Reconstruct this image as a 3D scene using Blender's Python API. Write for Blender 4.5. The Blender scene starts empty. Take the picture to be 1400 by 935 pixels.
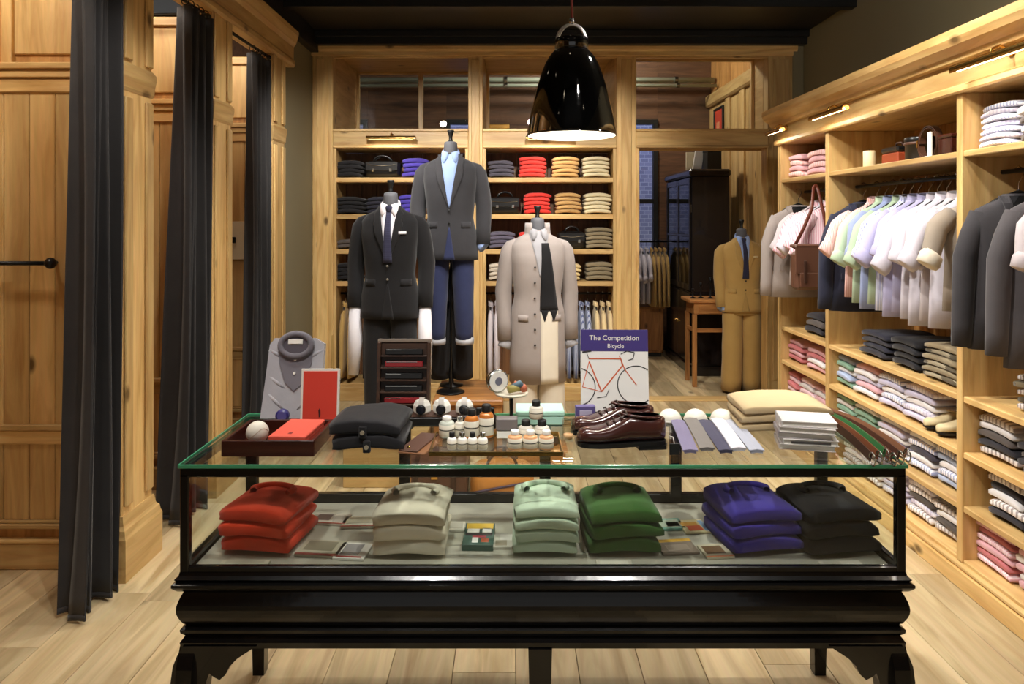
import bpy, bmesh, math, random
from mathutils import Vector, Matrix
random.seed(7)
PI = math.pi
S = bpy.context.scene
COL = S.collection
# ---------------------------------------------------------------- camera, world, exposure
H = 1.7; F = 1000.0; CX, CY = 700.0, 303.0        # photo frame 1400x935, horizon at y 303
cam_d = bpy.data.cameras.new('camera'); cam = bpy.data.objects.new('camera', cam_d); COL.objects.link(cam)
cam.location = (0, 0, H); cam.rotation_euler = (PI/2, 0, 0)
cam_d.sensor_width = 36; cam_d.lens = 36*F/1400; cam_d.shift_y = -(467.5-CY)/1400; cam_d.clip_start = .05
S.camera = cam
w = bpy.data.worlds.new('world'); S.world = w; w.use_nodes = True
w.node_tree.nodes['Background'].inputs[0].default_value = (.9, .88, .85, 1)
w.node_tree.nodes['Background'].inputs[1].default_value = .5
vs = S.view_settings
vs.view_transform = 'Standard'; vs.look = 'None'; vs.gamma = 1; vs.use_curve_mapping = False; vs.exposure = -0.1
WARM = (1, .93, .82)
def lamp(kind, loc, energy, col=WARM, target=None, **k):
    d = bpy.data.lights.new('light', kind); d.energy = energy; d.color = col
    for a, v in k.items(): setattr(d, a, v)
    o = bpy.data.objects.new('light', d); COL.objects.link(o); o.location = loc
    if target is not None:
        o.rotation_euler = (Vector(target)-Vector(loc)).to_track_quat('-Z', 'Y').to_euler()
    return o
def PX(px, Y): return (px-CX)*Y/F                   # pixel column -> X at depth Y
def PZ(py, Y): return H-(py-CY)*Y/F                 # pixel row -> Z at depth Y
def onz(py, z): return (H-z)*F/(py-CY)              # depth at which row py meets height z
def XY(px, py, z): Y = onz(py, z); return PX(px, Y), Y
# ---------------------------------------------------------------- materials
def lin(c):
    return tuple((v/12.92 if v <= .04045 else ((v+.055)/1.055)**2.4) for v in (x/255 for x in c))
MATS = {}
class NT:
    def __init__(s, m): s.t = m.node_tree; s.n = s.t.nodes; s.bs = s.n['Principled BSDF']
    def add(s, typ, **k):
        x = s.n.new(typ)
        for a, v in k.items():
            if a.startswith('i_'):
                key = a[2:].replace('_', ' ')
                x.inputs[int(key) if key.isdigit() else key].default_value = v
            else: setattr(x, a, v)
        return x
    def link(s, a, b): s.t.links.new(a, b)
def newmat(name):
    m = bpy.data.materials.new(name); m.use_nodes = True; MATS[name] = m
    return m, NT(m)
def plain(name, rgb, rough=.5, metal=0, spec=.5, coat=0, emit=0, sheen=0):
    if name in MATS: return MATS[name]
    m, t = newmat(name); c = lin(rgb)+(1,)
    t.bs.inputs['Base Color'].default_value = c; t.bs.inputs['Roughness'].default_value = rough
    t.bs.inputs['Metallic'].default_value = metal; t.bs.inputs['Specular IOR Level'].default_value = spec
    t.bs.inputs['Coat Weight'].default_value = coat
    if emit: t.bs.inputs['Emission Color'].default_value = c; t.bs.inputs['Emission Strength'].default_value = emit
    tc = t.add('ShaderNodeTexCoord'); n = t.add('ShaderNodeTexNoise', i_Scale=35.0, i_Detail=4.0)
    t.link(tc.outputs['Object'], n.inputs['Vector'])
    b = t.add('ShaderNodeBump', i_Strength=.04, i_Distance=.01); t.link(n.outputs['Fac'], b.inputs['Height'])
    t.link(b.outputs['Normal'], t.bs.inputs['Normal'])
    return m
def wood(name, rgb, dark, axis='z', rough=.42, knots=1.0, scale=1.0, vary=.22):
    """knotty timber, grain along the given object axis"""
    if name in MATS: return MATS[name]
    m, t = newmat(name)
    tc = t.add('ShaderNodeTexCoord'); oi = t.add('ShaderNodeObjectInfo')
    off = t.add('ShaderNodeVectorMath', operation='SCALE'); off.inputs[0].default_value = (7.3, 3.9, 5.1)
    t.link(oi.outputs['Random'], off.inputs['Scale'])
    ad = t.add('ShaderNodeVectorMath', operation='ADD'); t.link(tc.outputs['Object'], ad.inputs[0]); t.link(off.outputs[0], ad.inputs[1])
    mp = t.add('ShaderNodeMapping'); s = [9*scale]*3; s['xyz'.index(axis)] = 1.0*scale
    mp.inputs['Scale'].default_value = s; t.link(ad.outputs[0], mp.inputs['Vector'])
    n1 = t.add('ShaderNodeTexNoise', i_Scale=1.6, i_Detail=6.0, i_Distortion=1.2); t.link(mp.outputs[0], n1.inputs['Vector'])
    mp2 = t.add('ShaderNodeMapping'); s2 = [60*scale]*3; s2['xyz'.index(axis)] = 2.5*scale
    mp2.inputs['Scale'].default_value = s2; t.link(ad.outputs[0], mp2.inputs['Vector'])
    n2 = t.add('ShaderNodeTexNoise', i_Scale=1.5, i_Detail=3.0); t.link(mp2.outputs[0], n2.inputs['Vector'])
    mp3 = t.add('ShaderNodeMapping'); s3 = [6*scale]*3; s3['xyz'.index(axis)] = 3.2*scale
    mp3.inputs['Scale'].default_value = s3; t.link(ad.outputs[0], mp3.inputs['Vector'])
    vo = t.add('ShaderNodeTexVoronoi', i_Scale=.75); t.link(mp3.outputs[0], vo.inputs['Vector'])
    kr = t.add('ShaderNodeMapRange'); kr.inputs[1].default_value = .05; kr.inputs[2].default_value = .13
    kr.inputs[3].default_value = knots; kr.inputs[4].default_value = 0; t.link(vo.outputs['Distance'], kr.inputs[0])
    r = t.add('ShaderNodeValToRGB'); e = r.color_ramp.elements
    e[0].position = .30; e[0].color = lin(dark)+(1,); e[1].position = .62; e[1].color = lin(rgb)+(1,)
    t.link(n1.outputs['Fac'], r.inputs['Fac'])
    mx = t.add('ShaderNodeMix', data_type='RGBA', blend_type='MULTIPLY'); mx.inputs['Factor'].default_value = .16
    t.link(r.outputs[0], mx.inputs['A']); t.link(n2.outputs['Color'], mx.inputs['B'])
    r2 = t.add('ShaderNodeHueSaturation'); t.link(mx.outputs['Result'], r2.inputs['Color'])
    mr = t.add('ShaderNodeMapRange'); mr.inputs[3].default_value = 1.12-vary; mr.inputs[4].default_value = 1.12+vary
    t.link(oi.outputs['Random'], mr.inputs[0]); t.link(mr.outputs[0], r2.inputs['Value'])
    mk = t.add('ShaderNodeMix', data_type='RGBA'); t.link(kr.outputs[0], mk.inputs['Factor'])
    t.link(r2.outputs[0], mk.inputs['A']); mk.inputs['B'].default_value = tuple(v*.35 for v in lin(dark))+(1,)
    t.link(mk.outputs['Result'], t.bs.inputs['Base Color'])
    t.bs.inputs['Roughness'].default_value = rough
    b = t.add('ShaderNodeBump', i_Strength=.08, i_Distance=.01); t.link(n2.outputs['Fac'], b.inputs['Height'])
    t.link(b.outputs['Normal'], t.bs.inputs['Normal'])
    return m
def fabric(name, rgb, rgb2=None, kind='plain', scale=60, axis='x', rough=.9, vary=.12):
    """cloth: plain / stripe / check"""
    if name in MATS: return MATS[name]
    m, t = newmat(name); tc = t.add('ShaderNodeTexCoord'); oi = t.add('ShaderNodeObjectInfo')
    n = t.add('ShaderNodeTexNoise', i_Scale=9.0, i_Detail=5.0); t.link(tc.outputs['Object'], n.inputs['Vector'])
    fine = t.add('ShaderNodeTexNoise', i_Scale=400.0, i_Detail=2.0); t.link(tc.outputs['Object'], fine.inputs['Vector'])
    c1, c2 = lin(rgb)+(1,), lin(rgb2 or rgb)+(1,)
    col = t.add('ShaderNodeMix', data_type='RGBA'); col.inputs['A'].default_value = c1; col.inputs['B'].default_value = c2
    if kind in ('stripe', 'check'):
        sp = t.add('ShaderNodeSeparateXYZ'); t.link(tc.outputs['Object'], sp.inputs[0])
        def st(ax):
            a = t.add('ShaderNodeMath', operation='MULTIPLY'); a.inputs[1].default_value = scale; t.link(sp.outputs['xyz'.index(ax)], a.inputs[0])
            f = t.add('ShaderNodeMath', operation='FRACT'); t.link(a.outputs[0], f.inputs[0])
            g = t.add('ShaderNodeMath', operation='GREATER_THAN'); g.inputs[1].default_value = .6; t.link(f.outputs[0], g.inputs[0]); return g
        g = st(axis)
        if kind == 'check':
            g2 = st('y' if axis == 'x' else 'x'); h = t.add('ShaderNodeMath', operation='ADD'); t.link(g.outputs[0], h.inputs[0]); t.link(g2.outputs[0], h.inputs[1])
            g = t.add('ShaderNodeMath', operation='MULTIPLY'); g.inputs[1].default_value = .5; t.link(h.outputs[0], g.inputs[0])
        t.link(g.outputs[0], col.inputs['Factor'])
    else: t.link(n.outputs['Fac'], col.inputs['Factor'])
    hs = t.add('ShaderNodeHueSaturation'); t.link(col.outputs['Result'], hs.inputs['Color'])
    mr = t.add('ShaderNodeMapRange'); mr.inputs[3].default_value = 1-vary; mr.inputs[4].default_value = 1+vary
    t.link(oi.outputs['Random'], mr.inputs[0]); t.link(mr.outputs[0], hs.inputs['Value'])
    t.link(hs.outputs[0], t.bs.inputs['Base Color']); t.bs.inputs['Roughness'].default_value = rough
    t.bs.inputs['Specular IOR Level'].default_value = .2
    t.bs.inputs['Sheen Weight'].default_value = .15
    b = t.add('ShaderNodeBump', i_Strength=.25, i_Distance=.012); t.link(n.outputs['Fac'], b.inputs['Height'])
    b2 = t.add('ShaderNodeBump', i_Strength=.15, i_Distance=.001); t.link(fine.outputs['Fac'], b2.inputs['Height']); t.link(b.outputs['Normal'], b2.inputs['Normal'])
    t.link(b2.outputs['Normal'], t.bs.inputs['Normal'])
    return m
def glassmat(name, tint=(1, 1, 1), refl=1.0, rough=.0):
    m, t = newmat(name); t.n.remove(t.bs); o = t.n['Material Output']
    tr = t.add('ShaderNodeBsdfTransparent'); tr.inputs[0].default_value = tint+(1,)
    gl = t.add('ShaderNodeBsdfGlossy', i_Roughness=rough); fr = t.add('ShaderNodeFresnel'); ge = t.add('ShaderNodeNewGeometry'); ior = t.add('ShaderNodeMapRange')
    ior.inputs[3].default_value = 1.45; ior.inputs[4].default_value = 1/1.45; t.link(ge.outputs['Backfacing'], ior.inputs[0]); t.link(ior.outputs[0], fr.inputs['IOR'])
    mu = t.add('ShaderNodeMath', operation='MULTIPLY'); mu.inputs[1].default_value = refl; t.link(fr.outputs[0], mu.inputs[0])
    mx = t.add('ShaderNodeMixShader'); t.link(mu.outputs[0], mx.inputs[0]); t.link(tr.outputs[0], mx.inputs[1]); t.link(gl.outputs[0], mx.inputs[2])
    t.link(mx.outputs[0], o.inputs['Surface'])
    return m
PINE, PDARK = (208, 174, 116), (178, 138, 82)
PZm = wood('pine_z', PINE, PDARK, 'z'); PXm = wood('pine_x', PINE, PDARK, 'x'); PYm = wood('pine_y', PINE, PDARK, 'y')
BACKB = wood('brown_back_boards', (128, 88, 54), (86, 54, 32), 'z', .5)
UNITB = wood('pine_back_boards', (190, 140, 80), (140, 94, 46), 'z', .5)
FLOORM = wood('pale_oak', (206, 185, 145), (168, 143, 103), 'y', .38, .8, .8, .34)
OAKX = wood('oak_x', (176, 122, 68), (130, 82, 40), 'x'); OAKZ = wood('oak_z', (176, 122, 68), (130, 82, 40), 'z')
MAHO = wood('mahogany', (70, 30, 20), (42, 18, 12), 'x', .25, 0)
LACQ = plain('black_lacquer', (11, 10, 10), .2, 0, .35, .2)
BLACK = plain('black_paint', (16, 16, 16), .5); IRON = plain('black_iron', (18, 17, 17), .35, .4)
CEIL = plain('black_ceiling', (20, 19, 19), .45); OLIVE = plain('olive_paint', (124, 116, 92), .8, 0, .2)
BRASS = plain('brass', (190, 150, 80), .25, 1); STEEL = plain('steel', (190, 190, 185), .2, 1)
WHITE = plain('white_enamel', (236, 234, 228), .4); PAPER = plain('paper', (232, 228, 220), .7)
GLASS = glassmat('clear_glass', (.97, .99, .975), .9); PANE = glassmat('pane_glass', (.93, .95, .94), 1.0)
GREENEDGE = plain('green_glass_edge', (70, 150, 110), .12, 0, .6)
DUMMY = plain('mannequin_grey', (92, 92, 97), .7); CURT = fabric('charcoal_curtain', (60, 58, 58), (48, 46, 47), vary=.04)
LEATHER = plain('brown_leather', (84, 54, 40), .4); TANL = plain('tan_leather', (196, 132, 64), .35, 0, .5)
OXB = plain('oxblood_leather', (64, 34, 30), .18, 0, .6, .4); BLKL = plain('black_leather', (22, 21, 21), .3)
# ---------------------------------------------------------------- mesh helpers
class MB:
    def __init__(s): s.v = []; s.f = []
    def add(s, vs_, fs): b = len(s.v); s.v += [tuple(p) for p in vs_]; s.f += [tuple(i+b for i in q) for q in fs]; return s
    def box(s, x0, x1, y0, y1, z0, z1, c=.003):
        """box with chamfered edges"""
        x0, x1 = min(x0, x1), max(x0, x1); y0, y1 = min(y0, y1), max(y0, y1); z0, z1 = min(z0, z1), max(z0, z1)
        c = min(c, (x1-x0)*.3, (y1-y0)*.3, (z1-z0)*.3)
        lo, hi = (x0, y0, z0), (x1, y1, z1); idx = {}; V = []
        for sx in (0, 1):
            for sy in (0, 1):
                for sz in (0, 1):
                    sg = (sx, sy, sz)
                    for a in range(3):
                        p = [0, 0, 0]
                        for k in range(3):
                            e = (hi if sg[k] else lo)[k]; p[k] = e if k == a else e+(-c if sg[k] else c)
                        idx[(sg, a)] = len(V); V.append(p)
        Fs = []
        for a in range(3):
            b, d = (a+1) % 3, (a+2) % 3
            for s_ in (0, 1):
                q = []
                for (u, v_) in ((0, 0), (1, 0), (1, 1), (0, 1)):
                    sg = [0, 0, 0]; sg[a] = s_; sg[b] = u; sg[d] = v_; q.append(idx[(tuple(sg), a)])
                Fs.append(q if s_ else q[::-1])
            for u in (0, 1):                        # edges along axis a
                for v_ in (0, 1):
                    g0 = [0, 0, 0]; g0[b] = u; g0[d] = v_; g1 = list(g0); g1[a] = 1
                    q = [idx[(tuple(g0), b)], idx[(tuple(g1), b)], idx[(tuple(g1), d)], idx[(tuple(g0), d)]]
                    Fs.append(q if (u == v_) == False else q[::-1])
        for sx in (0, 1):
            for sy in (0, 1):
                for sz in (0, 1):
                    q = [idx[((sx, sy, sz), a)] for a in range(3)]
                    Fs.append(q if (sx+sy+sz) % 2 else q[::-1])
        return s.add(V, Fs)
    def rings(s, R, cap=True, closed=True):
        n = len(R[0]); b = len(s.v)
        for r in R: s.v += [tuple(p) for p in r]
        for i in range(len(R)-1):
            for j in range(n if closed else n-1):
                k = (j+1) % n; s.f.append((b+i*n+j, b+i*n+k, b+(i+1)*n+k, b+(i+1)*n+j))
        if cap and closed:
            s.f.append(tuple(b+j for j in range(n))[::-1]); e = b+(len(R)-1)*n; s.f.append(tuple(e+j for j in range(n)))
        return s
    def lathe(s, prof, n=20, c=(0, 0, 0), cap=True):
        return s.rings([[(c[0]+r*math.cos(2*PI*j/n), c[1]+r*math.sin(2*PI*j/n), c[2]+z) for j in range(n)] for r, z in prof], cap)
    def tube(s, pts, rad, n=8, flat=1.0, cap=True, up=(0, 0, 1)):
        pts = [Vector(p) for p in pts]; R = []
        for i, p in enumerate(pts):
            d = (pts[min(i+1, len(pts)-1)]-pts[max(i-1, 0)]).normalized()
            u = d.cross(Vector(up))
            if u.length < 1e-3: u = d.cross(Vector((0, 1, 0)))
            u.normalize(); v_ = u.cross(d).normalized(); r = rad[i] if isinstance(rad, (list, tuple)) else rad
            R.append([p+u*r*math.cos(2*PI*j/n)+v_*r*flat*math.sin(2*PI*j/n) for j in range(n)])
        return s.rings(R, cap)
    def prism(s, poly, y0, y1, ax='y'):
        """closed polygon in xz extruded along y (ax='y') or yz along x, or xy along z"""
        def P(a, b, t): return {'y': (a, t, b), 'x': (t, a, b), 'z': (a, b, t)}[ax]
        return s.rings([[P(a, b, y0) for a, b in poly], [P(a, b, y1) for a, b in poly]])
    def rectprof(s, x0, x1, y0, y1, prof, cap=True):
        return s.rings([[(x0-o, y0-o, z), (x1+o, y0-o, z), (x1+o, y1+o, z), (x0-o, y1+o, z)] for o, z in prof], cap)
    def sheet(s, rows, th=.004, d=(0, 1, 0)):
        """grid of points given a thickness"""
        n = len(rows[0]); m = len(rows); b = len(s.v); d = Vector(d)
        for r in rows: s.v += [tuple(p) for p in r]
        for r in rows: s.v += [tuple(Vector(p)+d*th) for p in r]
        o = n*m
        for i in range(m-1):
            for j in range(n-1):
                a = b+i*n+j; q = (a, a+1, a+n+1, a+n); s.f.append(q); s.f.append(tuple(x+o for x in q[::-1]))
        for i in range(m-1):
            for j in (0, n-1):
                a = b+i*n+j; q = (a, a+n, a+n+o, a+o); s.f.append(q if j == 0 else q[::-1])
        for j in range(n-1):
            for i in (0, m-1):
                a = b+i*n+j; q = (a, a+1, a+1+o, a+o); s.f.append(q[::-1] if i == 0 else q)
        return s
    def mesh(s, name, mat, smooth=False):
        me = bpy.data.meshes.new(name); me.from_pydata(s.v, [], s.f)
        bm = bmesh.new(); bm.from_mesh(me); bmesh.ops.recalc_face_normals(bm, faces=bm.faces); bm.to_mesh(me); bm.free()
        if mat: me.materials.append(mat)
        if smooth: me.shade_smooth() if hasattr(me, 'shade_smooth') else None
        return me
def link(name, me, parent=None, loc=(0, 0, 0), rot=(0, 0, 0)):
    o = bpy.data.objects.new(name, me); COL.objects.link(o); o.location = loc; o.rotation_euler = rot
    if parent: o.parent = parent
    return o
def ob(name, mb, mat, parent=None, loc=(0, 0, 0), rot=(0, 0, 0), smooth=False):
    return link(name, mb.mesh(name, mat, smooth), parent, loc, rot)
def bx(name, mat, parent, *a, c=.003, loc=None):
    """box part; its origin sits at its own base centre"""
    x0, x1, y0, y1, z0, z1 = a; cx, cy = (x0+x1)/2, (y0+y1)/2
    return ob(name, MB().box(x0-cx, x1-cx, y0-cy, y1-cy, 0, z1-z0, c), mat, parent, (cx, cy, z0))
def tag(o, label, cat, group=None):
    o['label'] = label; o['category'] = cat
    if group: o['group'] = group
    return o
def thing(name, label, cat, loc=(0, 0, 0), rz=0, group=None):
    o = bpy.data.objects.new(name, None); COL.objects.link(o); o.location = loc; o.rotation_euler = (0, 0, rz)
    return tag(o, label, cat, group)
def struct(name):
    o = bpy.data.objects.new(name, None); COL.objects.link(o); o['kind'] = 'structure'; return o
def copy_tree(o, parent=None):
    c = o.copy(); COL.objects.link(c); c.parent = parent
    for ch in list(o.children): copy_tree(ch, c)
    return c
# ================================================================ the setting
XL, XR, YB, ZC = -1.85, 2.76, 6.94, 3.48
# floor: a bed and planks running into the room
fl = struct('floor'); bx('subfloor', plain('subfloor', (70, 52, 34), .8), fl, -3.1, 2.9, -1.6, 9.9, -.06, -.012)
pw = .238; x = -3.08; ci = 0
plank_cache = {}
while x < 2.85:
    y = -1.6-((ci*.77) % 1.9)
    while y < 9.85:
        L = (2.1, 2.5, 1.8)[(ci+int(y*3)) % 3]; y0, y1 = max(y, -1.6), min(y+L, 9.9)
        if y1-y0 > .05: bx('plank', FLOORM, fl, x+.0012, x+pw-.0012, y0+.001, y1-.001, -.03, 0, c=.0015)
        y += L
    x += pw; ci += 1
ce = struct('ceiling'); bx('ceiling_slab', CEIL, ce, -3.1, 2.9, -1.6, 7.05, ZC, ZC+.08)
for (d, z0) in ((.10, 3.42), (.05, 3.36)):          # stepped black crown along the rear and fitting-room sides
    bx('crown_moulding', CEIL, ce, XL-.02, XR-.0, YB-.06-d, YB-.02, z0, ZC-.001)
bx('crown_moulding', CEIL, ce, XL-.1, XL+.02, -1.6, YB-.02, 3.30, ZC-.001)
for yy in (1.2, 2.9, 4.6, 5.9): bx('ceiling_beam', CEIL, ce, XL, XR, yy-.05, yy+.05, 3.42, ZC-.001)
wr = struct('wall_right'); bx('wall_plaster', OLIVE, wr, XR, XR+.1, -1.6, 7.0, 0, ZC)
bx('wall_return', OLIVE, wr, 2.66, XR-.001, YB-.02, YB+.08, 0, ZC-.001)
# ---- fitting-room side: columns, partitions, entablature
wl = struct('wall_left')
bx('wall_plaster', OLIVE, wl, -2.05, -1.90, 6.0, 7.0, 0, ZC-.001)
bx('cubicle_rear_wall', UNITB, wl, -3.1, -3.02, -1.6, 6.0, 0, ZC-.001)
cubs = [3.615, 4.67, 5.80]
for i, yc in enumerate(cubs):
    hw = .145
    ob('column', MB().box(-.13, 0, -hw, hw, 0, 3.0, .006), PZm, wl, (XL, yc, 0))
    for dy in (-.1, .1): ob('column_fillet', MB().box(0, .014, dy-.035, dy+.035, .34, 2.3, .005), PZm, wl, (XL, yc, 0))
    for dy in (-.1, .1): ob('column_fillet', MB().box(0, .014, dy-.035, dy+.035, 2.48, 3.0, .005), PZm, wl, (XL, yc, 0))
    b = MB().rectprof(-.12, 0, -hw, hw, [(.036, 0), (.036, .20), (.030, .215), (.026, .24), (.014, .255), (.006, .30)])
    ob('column_base', b, PYm, wl, (XL, yc, 0))
    b = MB().rectprof(-.12, 0, -hw, hw, [(.002, 2.33), (.008, 2.345), (.010, 2.38), (.016, 2.42), (.016, 2.445), (.003, 2.465)])
    ob('column_capital', b, PYm, wl, (XL, yc, 0))
cp = [(-.14, 3.0), (.012, 3.0), (.02, 3.02), (.02, 3.05), (.008, 3.07), (.010, 3.17), (.03, 3.20), (.05, 3.26), (.055, 3.295), (-.14, 3.295)]
ob('fitting_room_cornice', MB().rings([[(a, t, z) for a, z in cp] for t in (-1.6, 6.17)]), PYm, wl, (XL, 0, 0))
def partition(yf, x0, x1):
    """panelled board partition facing the camera; yf = front plane"""
    w_ = x1-x0; n = max(1, round(w_/.135)); bw = w_/n
    bx('partition_core', UNITB, wl, x0, x1, yf+.02, yf+.07, 0, 2.99)
    for k in range(n):
        bx('board', PZm, wl, x0+k*bw+.001, x0+(k+1)*bw-.001, yf+.004, yf+.022, .70, 2.34, c=.004)
        bx('board', PZm, wl, x0+k*bw+.001, x0+(k+1)*bw-.001, yf+.004, yf+.022, .24, .62, c=.004)
    for a in range(2):
        xa = x0+a*w_/2; bx('upper_panel', PZm, wl, xa+.05, xa+w_/2-.05, yf+.006, yf+.022, 2.52, 2.93, c=.008)
        bx('stile', PZm, wl, xa, xa+.05, yf-.012, yf+.02, 2.47, 2.97)
    def rail(z0, z1, p): bx('rail', PXm, wl, x0, x1, yf-p, yf+.02, z0, z1, c=.006)
    rail(0, .13, .012); rail(.13, .15, .02); rail(.20, .225, .018); rail(.225, .24, .008)
    rail(.61, .68, .006); rail(.68, .71, .018); rail(2.33, 2.40, .008); rail(2.40, 2.44, .02); rail(2.44, 2.475, .035); rail(2.94, 3.0, .01)
partition(3.58, -3.0, -1.985); partition(4.64, -3.0, -1.985); partition(5.77, -3.0, -1.985)
# ---- rear wall: joinery frame, transoms, doorway
wb = struct('wall_back')
def wbx(name, m, *a, c=.005): return bx(name, m, wb, *a, c=c)
X0, XA, XB, XC, XD, XE, XF, XG = -1.895, -1.70, -.416, -.278, .992, 1.18, 2.43, 2.67
for (a, b) in ((X0, XA), (XB, XC), (XC+1.27, XE), (XF, XG)):
    wbx('post', PZm, a, b, YB, YB+.14, 0, 3.33)
    if b-a > .16: wbx('post_fillet', PZm, a+.045, b-.045, YB-.012, YB+.01, .2, 3.24)
    else: wbx('post_fillet', PZm, a+.03, b-.03, YB-.012, YB+.01, .2, 3.24)
for (a, b) in ((XA, XB), (XC, XC+1.27), (XE, XF)):
    wbx('mid_rail', PXm, a, b, YB+.0, YB+.14, 2.415, 2.567); wbx('sill_moulding', PXm, a, b, YB-.02, YB+.02, 2.553, 2.58)
    wbx('rail_moulding', PXm, a, b, YB-.012, YB+.02, 2.40, 2.425); wbx('top_rail', PXm, a, b, YB+.0, YB+.14, 3.275, 3.33)
    wbx('casing', PXm, a, b, YB+.004, YB+.05, 3.255, 3.28)
cb = [(0, 3.27), (-.02, 3.275), (-.02, 3.31), (-.035, 3.33), (-.04, 3.38), (-.075, 3.43), (-.08, 3.46), (0, 3.46)]
ob('rear_cornice', MB().rings([[(t, a, z) for a, z in cb] for t in (X0-.03, XG+.03)]), PXm, wb, (0, YB, 0))
wbx('upper_wall', OLIVE, -2.05, XR, YB+.06, YB+.14, 3.331, ZC-.002)
wbx('wall_plaster', OLIVE, -2.05, X0, YB+.02, YB+.12, 0, ZC-.003)
wbx('door_jamb', PZm, XE, XE+.03, YB+.0, YB+.15, 0, 2.415); wbx('door_jamb', PZm, XF-.015, XF, YB+.0, YB+.15, 0, 2.415)
wbx('door_head', PXm, XE+.03, XF-.015, YB+.14, YB+.15, 2.385, 2.414)
wbx('threshold', PXm, XE+.03, XF-.015, YB-.02, YB+.15, 0, .012)
wn = [0]
for (a, b, rear) in ((XA, XB, 1.1), (XC, XC+1.27, 1.1), (XE, XF, .44)):
    y0, y1 = YB+.14, YB+rear
    wbx('reveal_side', PYm, a-.03, a, y0, y1, 2.50, 3.36); wbx('reveal_side', PYm, b, b+.03, y0, y1, 2.50, 3.36)
    wbx('soffit', PXm, a, b, y0, y1, 3.335, 3.36); wbx('reveal_sill', PXm, a, b, y0, y1, 2.50, 2.55)
    wn[0] += 1; wi = struct('window_%d' % wn[0])
    for (p, q, r_, s_) in ((a, b, 2.55, 2.58), (a, b, 3.31, 3.335), (a, a+.03, 2.58, 3.31), (b-.03, b, 2.58, 3.31)):
        bx('window_frame', PXm if q-p > .1 else PZm, wi, p, q, y1-.045, y1, r_, s_)
    xm = (a+b)/2+.06
    if rear > 1: bx('mullion', PZm, wi, xm-.025, xm+.025, y1-.045, y1, 2.58, 3.31)
    for (p, q) in (((a+.03, xm-.025), (xm+.025, b-.03)) if rear > 1 else ((a+.03, b-.03),)):
        bx('pane', PANE, wi, p, q, y1-.026, y1-.02, 2.58, 3.31, c=.001)
# ---- room beyond the doorway
YF = 9.7
wf = struct('wall_far')
wins = [(-2.35, -1.91), (-.87, -.40), (1.40, 1.93)]; ZW0, ZW1 = 1.0, 3.05
BRN = wood('brown_panelling', (104, 72, 48), (70, 46, 30), 'x', .6)
xs = [-3.1]+[v for p in wins for v in p]+[2.9]
for k in range(0, len(xs), 2): bx('wall_panel', BRN, wf, xs[k], xs[k+1], YF, YF+.2, 0, 4.2)
for (a, b) in wins: bx('wall_panel', BRN, wf, a, b, YF, YF+.2, ZW1, 4.2); bx('wall_panel', BRN, wf, a, b, YF, YF+.2, 0, ZW0)
for (a, b) in wins:
    wn[0] += 1; wi = struct('window_%d' % wn[0])
    for (p, q, r_, s_) in ((a, b, ZW0, ZW0+.06), (a, b, ZW1-.06, ZW1), (a, a+.05, ZW0+.06, ZW1-.06), (b-.06, b, ZW0+.06, ZW1-.06), (a+.05, b-.06, 1.94, 2.0)):
        bx('window_frame', BLACK, wi, p, q, YF-.04, YF+.06, r_, s_)
    bx('pane', PANE, wi, a+.05, b-.06, YF+.01, YF+.016, ZW0+.06, 1.94, c=.001); bx('pane', PANE, wi, a+.05, b-.06, YF+.01, YF+.016, 2.0, ZW1-.06, c=.001)
bx('far_room_ceiling', plain('dark_ceiling', (58, 50, 42), .8), wf, -3.1, 2.9, 7.36, YF+.2, 4.2, 4.26)
bx('far_room_side', BRN, wf, -3.1, -3.0, 7.36, YF, 0, 4.2)
fr = struct('wall_far_right')
bx('wall_core', UNITB, fr, 2.64, 2.76, YB+.2, YF, 0, 4.2)
for k in range(16):
    y0 = 7.38+k*.145; bx('board', PZm, fr, 2.62, 2.645, y0, min(y0+.142, YF), .15, 3.2, c=.004)
bx('far_room_cornice', PYm, fr, 2.56, 2.645, 7.38, YF, 3.2, 3.36, c=.02); bx('baseboard', PYm, fr, 2.60, 2.645, 7.38, YF, 0, .15, c=.006)
for yy in (8.2, 8.75): bx('pilaster', PZm, fr, 2.595, 2.625, yy, yy+.16, .15, 3.2, c=.006)
# pipes under the far room's ceiling
for k, (zz, rr) in enumerate(((3.53, .035), (3.44, .022))):
    o = ob('ceiling_pipe', MB().tube([(-2.98, 0, 0), (2.615, 0, 0)], rr, 12), plain('grey_green_pipe', (150, 158, 140), .5), None, (0, 9.45-.1*k, zz), smooth=True)
    for q in range(5): ob('pipe_clamp', MB().tube([(-2.3+q*1.1, 0, 0), (-2.26+q*1.1, 0, 0)], rr+.012, 12), STEEL, o)
    tag(o, ('thick grey-green pipe running under the far room ceiling', 'thin grey-green conduit hung just below the thick pipe')[k], 'pipe')
# outside brick wall seen through the far windows
m, t = newmat('blue_brick'); tc = t.add('ShaderNodeTexCoord'); br = t.add('ShaderNodeTexBrick', i_Scale=4.0)
mpn = t.add('ShaderNodeMapping'); mpn.inputs['Rotation'].default_value = (PI/2, 0, 0)
t.link(tc.outputs['Object'], mpn.inputs['Vector'])
br.inputs['Color1'].default_value = lin((150, 150, 175))+(1,); br.inputs['Color2'].default_value = lin((120, 122, 150))+(1,); br.inputs['Mortar'].default_value = lin((180, 180, 195))+(1,)
t.link(mpn.outputs[0], br.inputs['Vector']); t.link(br.outputs['Color'], t.bs.inputs['Base Color'])
wo = struct('wall_outside'); bx('brick_wall', m, wo, -4, 4.5, 11.4, 11.5, -.5, 5.5)
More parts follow.
